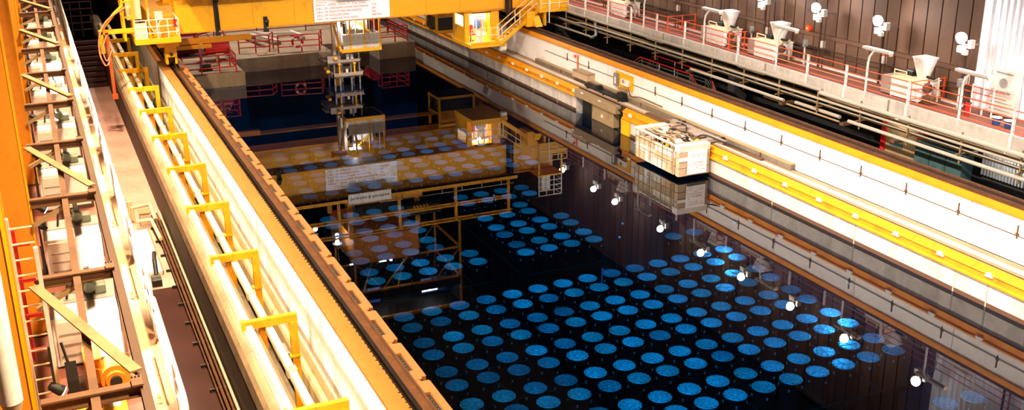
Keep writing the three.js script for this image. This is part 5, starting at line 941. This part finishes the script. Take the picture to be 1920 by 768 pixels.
// ---------------------------------------------------------------- far end: concrete docks with red railings
{
  struct('dock_left', box(7.75, 12.4, -0.2, 0.9, 72.3, 112), M.dockTop);
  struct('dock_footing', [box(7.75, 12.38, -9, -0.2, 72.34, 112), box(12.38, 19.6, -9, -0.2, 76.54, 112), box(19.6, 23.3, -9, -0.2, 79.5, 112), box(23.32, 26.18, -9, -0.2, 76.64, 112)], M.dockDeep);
  struct('dock_middle', [box(12.4, 19.6, -0.2, 1.0, 76.5, 112), box(19.6, 23.3, -0.2, 1.0, 79.5, 112)], M.dockTop);
  struct('dock_right', box(23.3, 26.2, -0.2, 1.15, 76.6, 112), M.dockTop);
  struct('dock_far', box(26.2, 29.4, -9, 1.0, 96, 112), M.concreteDim);
  const red = (label, pts, h, m, o) => { const t = thing('dock_railing', label, 'railing', pts[0]); railing(t, pts, h, m, { r: 0.045, levels: [1, 0.66, 0.33], ...o }); return t; };
  red('dark red railing on the left dock in front of the pumps', [[8.4, 0.9, 72.6], [9.6, 0.9, 72.6], [10.8, 0.9, 72.6], [11.9, 0.9, 72.6], [11.9, 0.9, 75]], 1.25, M.red);
  red('dark red railing on the middle dock left of the life ring', [[13.2, 1, 78.5], [14.4, 1, 78.4], [15.4, 1, 78.3], [15.9, 1, 79.4]], 1.25, M.red);
  red('dark red railing on the middle dock behind the life ring', [[15.9, 1, 77.6], [17.6, 1, 77.4], [18.9, 1, 77.2], [19.5, 1, 79]], 1.25, M.red);
  red('dark red railing on the right dock', [[23.6, 1.15, 77.2], [24.8, 1.15, 77.2], [25.8, 1.15, 77.2], [25.8, 1.15, 82]], 1.2, M.red);
  red('dark red railing far back on the docks under the girder', [[12.6, 1, 86], [16, 1, 86], [20, 1, 86], [24, 1, 86]], 1.2, M.redDark);
  const ring = (() => { const g = bare(new THREE.TorusGeometry(0.38, 0.09, 10, 28)); return g.translate(17.3, 1.75, -77.35); })();
  const L = thing('life_ring', 'red and white life ring hung on the dock railing', 'life ring', [17.3, 1.75, 77.35]);
  part('ring', ring, M.red, L);
  part('white_band', [0, 1, 2, 3].map((i) => { const g = bare(new THREE.TorusGeometry(0.38, 0.094, 10, 6, 0.5)); g.rotateZ(i * Math.PI / 2 + 0.6); return g.translate(17.3, 1.75, -77.35); }), M.white, L);
  const H = thing('lifting_beam', 'white folded lifting beam lying on the far dock behind the life ring', 'lifting beam', [17, 1, 84]);
  part('bar', [bar([15.2, 1.3, 84.5], [16.6, 1.3, 80.6], 0.25, 0.2), bar([15.9, 1.3, 84.6], [18.6, 1.3, 83.6], 0.2, 0.2), bar([18.4, 1.3, 84.6], [18.8, 1.3, 82], 0.25, 0.2), bar([15.5, 1.55, 84], [16.8, 1.5, 81.2], 0.12, 0.16)], M.whiteDim, H);
  part('foot', [[15.3, 84.4], [16.5, 80.9], [18.7, 82.3]].map(([x, z]) => box(x - 0.3, x + 0.3, 1.0, 1.2, z - 0.15, z + 0.15)), M.grey, H);
  const R = thing('red_winch', 'dark red winch frame with a ribbed drum on the left dock below the girder', 'winch', [11.9, 0.9, 77]);
  part('drum', cyl([10.6, 1.9, 77.5], [12.3, 1.9, 77.5], 0.6, 18), M.red, R);
  part('frame', [bar([12.4, 0.9, 76.2], [12.2, 3.2, 79.2], 0.14, 0.14), bar([12.7, 0.95, 79.4], [12.2, 3.2, 79.2], 0.14, 0.14), bar([10.2, 0.95, 76.4], [10.2, 2.7, 78], 0.14, 0.14), bar([10.2, 2.7, 78], [12.3, 3.0, 78.8], 0.12, 0.12)], M.redDark, R);
  part('guard_bar', [1.2, 1.6, 2.0, 2.4].map((y) => bar([9.8, y + 0.4, 76.8], [12.0, y + 0.5, 76.7], 0.05, 0.05)), M.red, R);
  const Pm = thing('dock_pump', 'small dark pump with pale pipes behind the railing on the left dock', 'pump', [10, 0.9, 74]);
  part('motor', [cyl([9.7, 1.2, 74], [10.4, 1.2, 74], 0.25, 12), box(9.6, 10.5, 0.9, 1.0, 73.7, 74.3)], M.rubber, Pm); part('pipe', pipe([[10.4, 1.2, 74], [10.9, 1.2, 74], [10.9, 1.9, 74.2], [11.4, 1.9, 74.2]], 0.08, 8), M.cargoDark, Pm);
  const Pn = thing('dock_pump', 'dark red machinery block on the left dock behind the pump', 'machine', [9, 0.9, 80]);
  part('casing', [box(8.2, 10.6, 0.9, 2.6, 80, 82.5, 0.05), cyl([8.6, 2.0, 79.6], [10.2, 2.0, 79.6], 0.4, 14)], M.redDark, Pn); part('base', box(8, 11, 0.9, 1.05, 79, 83), M.dark, Pn);
  single('deck_hatch', 'pale flat hatch plate on the middle dock beside the railing', 'hatch', [15.0, 1.0, 77.4], [box(14.3, 15.5, 1.0, 1.06, 77.0, 77.9, 0.01), box(14.8, 15.0, 1.06, 1.1, 77.3, 77.5)], M.cargoDark);
  const gk = thing('trough_cover', 'long dark plank laid slanting over the middle dock', 'plank', [15.6, 1.0, 83]);
  part('plank', bar([14.4, 1.08, 86], [15.4, 1.08, 80.2], 0.3, 0.06), M.steelDark, gk); part('batten', [0.2, 0.5, 0.8].map((k) => box(14.2 + k, 14.7 + k, 1.0, 1.05, 86 - k * 5.8 - 0.05, 86 - k * 5.8 + 0.05)), M.black, gk);
  const rc = thing('red_cart', 'bright red trolley tank standing on the right dock beside the hoist cage', 'tank', [24.2, 1.15, 81]);
  part('tank', [cyl([24.0, 1.9, 80.2], [24.0, 1.9, 81.8], 0.5, 16), box(23.6, 24.4, 1.25, 1.4, 80.2, 81.8)], M.red, rc); part('wheel', [80.4, 81.6].map((z) => cyl([23.55, 1.3, z], [24.45, 1.3, z], 0.15, 12)), M.black, rc);
  part('pipe', pipe([[24.3, 2.3, 80.4], [24.3, 2.9, 80.4], [25.3, 2.9, 80.6], [25.3, 1.2, 80.6]], 0.06, 8), M.redDark, rc);
  // far hall columns behind the crane, seen dimly in the water
  [[13.6, 'left of the hoist'], [24.2, 'right of the hoist']].forEach(([x, w]) => { const t = thing('steel_column', `far dim yellow hall column behind the crane, mirrored ${w}`, 'column', [x, 1, 92]); part('flange', [box(x - 0.25, x + 0.25, 1, 22, 92, 92.06), box(x - 0.25, x + 0.25, 1, 22, 92.44, 92.5)], M.yellowDeep, t); part('web', box(x - 0.03, x + 0.03, 1, 22, 92.06, 92.44), M.yellowDeep, t); });
}

// ---------------------------------------------------------------- overhead lamps of the hall and added lamps
{
  const lamp = (at, target, cd, tint, angle, label, group) => {
    const t = thing('high_bay_lamp', label, 'lamp', at, group), [x, y, z] = at;
    const pr = [[0.16, 0.5], [0.2, 0.42], [0.3, 0.2], [0.42, 0], [0.44, -0.35], [0.43, -0.35], [0.41, 0], [0.29, 0.19], [0.18, 0.4]].map(([a, b]) => new THREE.Vector2(a, b));
    part('reflector', bare(new THREE.LatheGeometry(pr, 24)).translate(x, y, -z), M.grey, t);
    part('lamp_face', cyl([x, y + 0.02, z], [x, y + 0.05, z], 0.28, 20), glow(tint, 30), t);
    part('ballast', cyl([x, y + 0.5, z], [x, y + 0.85, z], 0.14, 12), M.grey, t);
    part('stem', cyl([x, y + 0.85, z], [x, 27, z], 0.025, 8), M.black, t);
    spot([x, y - 0.02, z], target, cd, tint, angle, 14);
  };
  [10, 19, 28, 37, 46, 54, 62].forEach((z, i) => lamp([3.1, 18, z], [3.0, 0, z], LEFT_FLOOD, LEFT_TINT, 1.15, `grey bell hall lamp above the left corridor, ${ORD[i]} from the near end`, 'hall lamps above the left corridor'));
  // projector lamps on the left wall below the lattice girder, aimed across the trench
  for (let i = 0, z = 7.3; z < 62; z += 4.97, i++) {
    const t = thing('wall_projector', `small black projector lamp below the lattice girder, ${ORD[i]} from the near end`, 'lamp', [-0.5, 7.3, z], 'projector lamps below the lattice girder');
    part('housing', cyl([-0.5, 7.36, z], [-0.68, 7.5, z], 0.1, 14, 0.07), M.black, t); part('lens', cyl([-0.48, 7.345, z], [-0.5, 7.36, z], 0.085, 14), glow([1, 0.92, 0.8], 4), t); part('bracket', box(-0.62, -0.58, 7.4, 8.2, z - 0.02, z + 0.02), M.rubber, t);
    spot([-0.46, 7.33, z], [6.4, 1.6, z], LEFT_WALL, [1, 0.84, 0.64], 0.8, 4);
  }
  [12, 22].forEach((x, i) => lamp([x, 18.5, 50], [x + 4, 5, 66], ADDED_CRANE_FLOOD, POND_TINT, 0.8, `added grey bell lamp tilted at the crane girder, ${i ? 'right' : 'left'} of two`, 'added lamps tilted at the crane'));  // unseen lamps added to brighten the crane girder
  [9, 17, 25, 33, 41].forEach((z, i) => lamp([15, 18.5, z], [25, 0, z + 4], POND_FLOOD, POND_TINT, 0.82, `grey bell hall lamp above the pond, ${ORD[i]} from the camera end`, 'hall lamps above the pond'));
  // lamps added under water to give the pond floor a blue glow
  [31, 39, 47, 55].forEach((z, i) => {
    const t = thing('added_submerged_lamp', `added small grey lamp under water on the right pond wall, ${ORD[i]} from the near end`, 'lamp', [29.2, -1.6, z], 'added lamps under water on the right pond wall');
    part('housing', cyl([29.3, -1.45, z], [29.12, -1.6, z], 0.12, 14), M.rack, t); part('lens', cyl([29.12, -1.6, z], [29.1, -1.615, z], 0.1, 14), glow([0.7, 0.8, 1], 0.6), t); part('bracket', box(29.28, 29.38, -1.5, -1.4, z - 0.05, z + 0.05), M.rack, t);
    spot([29.08, -1.63, z], [22, -7.5, z], ADDED_POOL_LAMP, [0.62, 0.72, 1], 1.1, 4);
  });
  [[12, 20, 84], [22, 20, 84]].forEach(([x, y, z], i) => lamp([x, y, z], [x, 0, z - 2], ADDED_FAR_FLOOD, POND_TINT, 1.0, `added grey bell lamp above the far docks, ${i ? 'right' : 'left'} of two`, 'added lamps above the far docks'));  // unseen lamps added to brighten the docks
}
renderer.render(scene, camera);
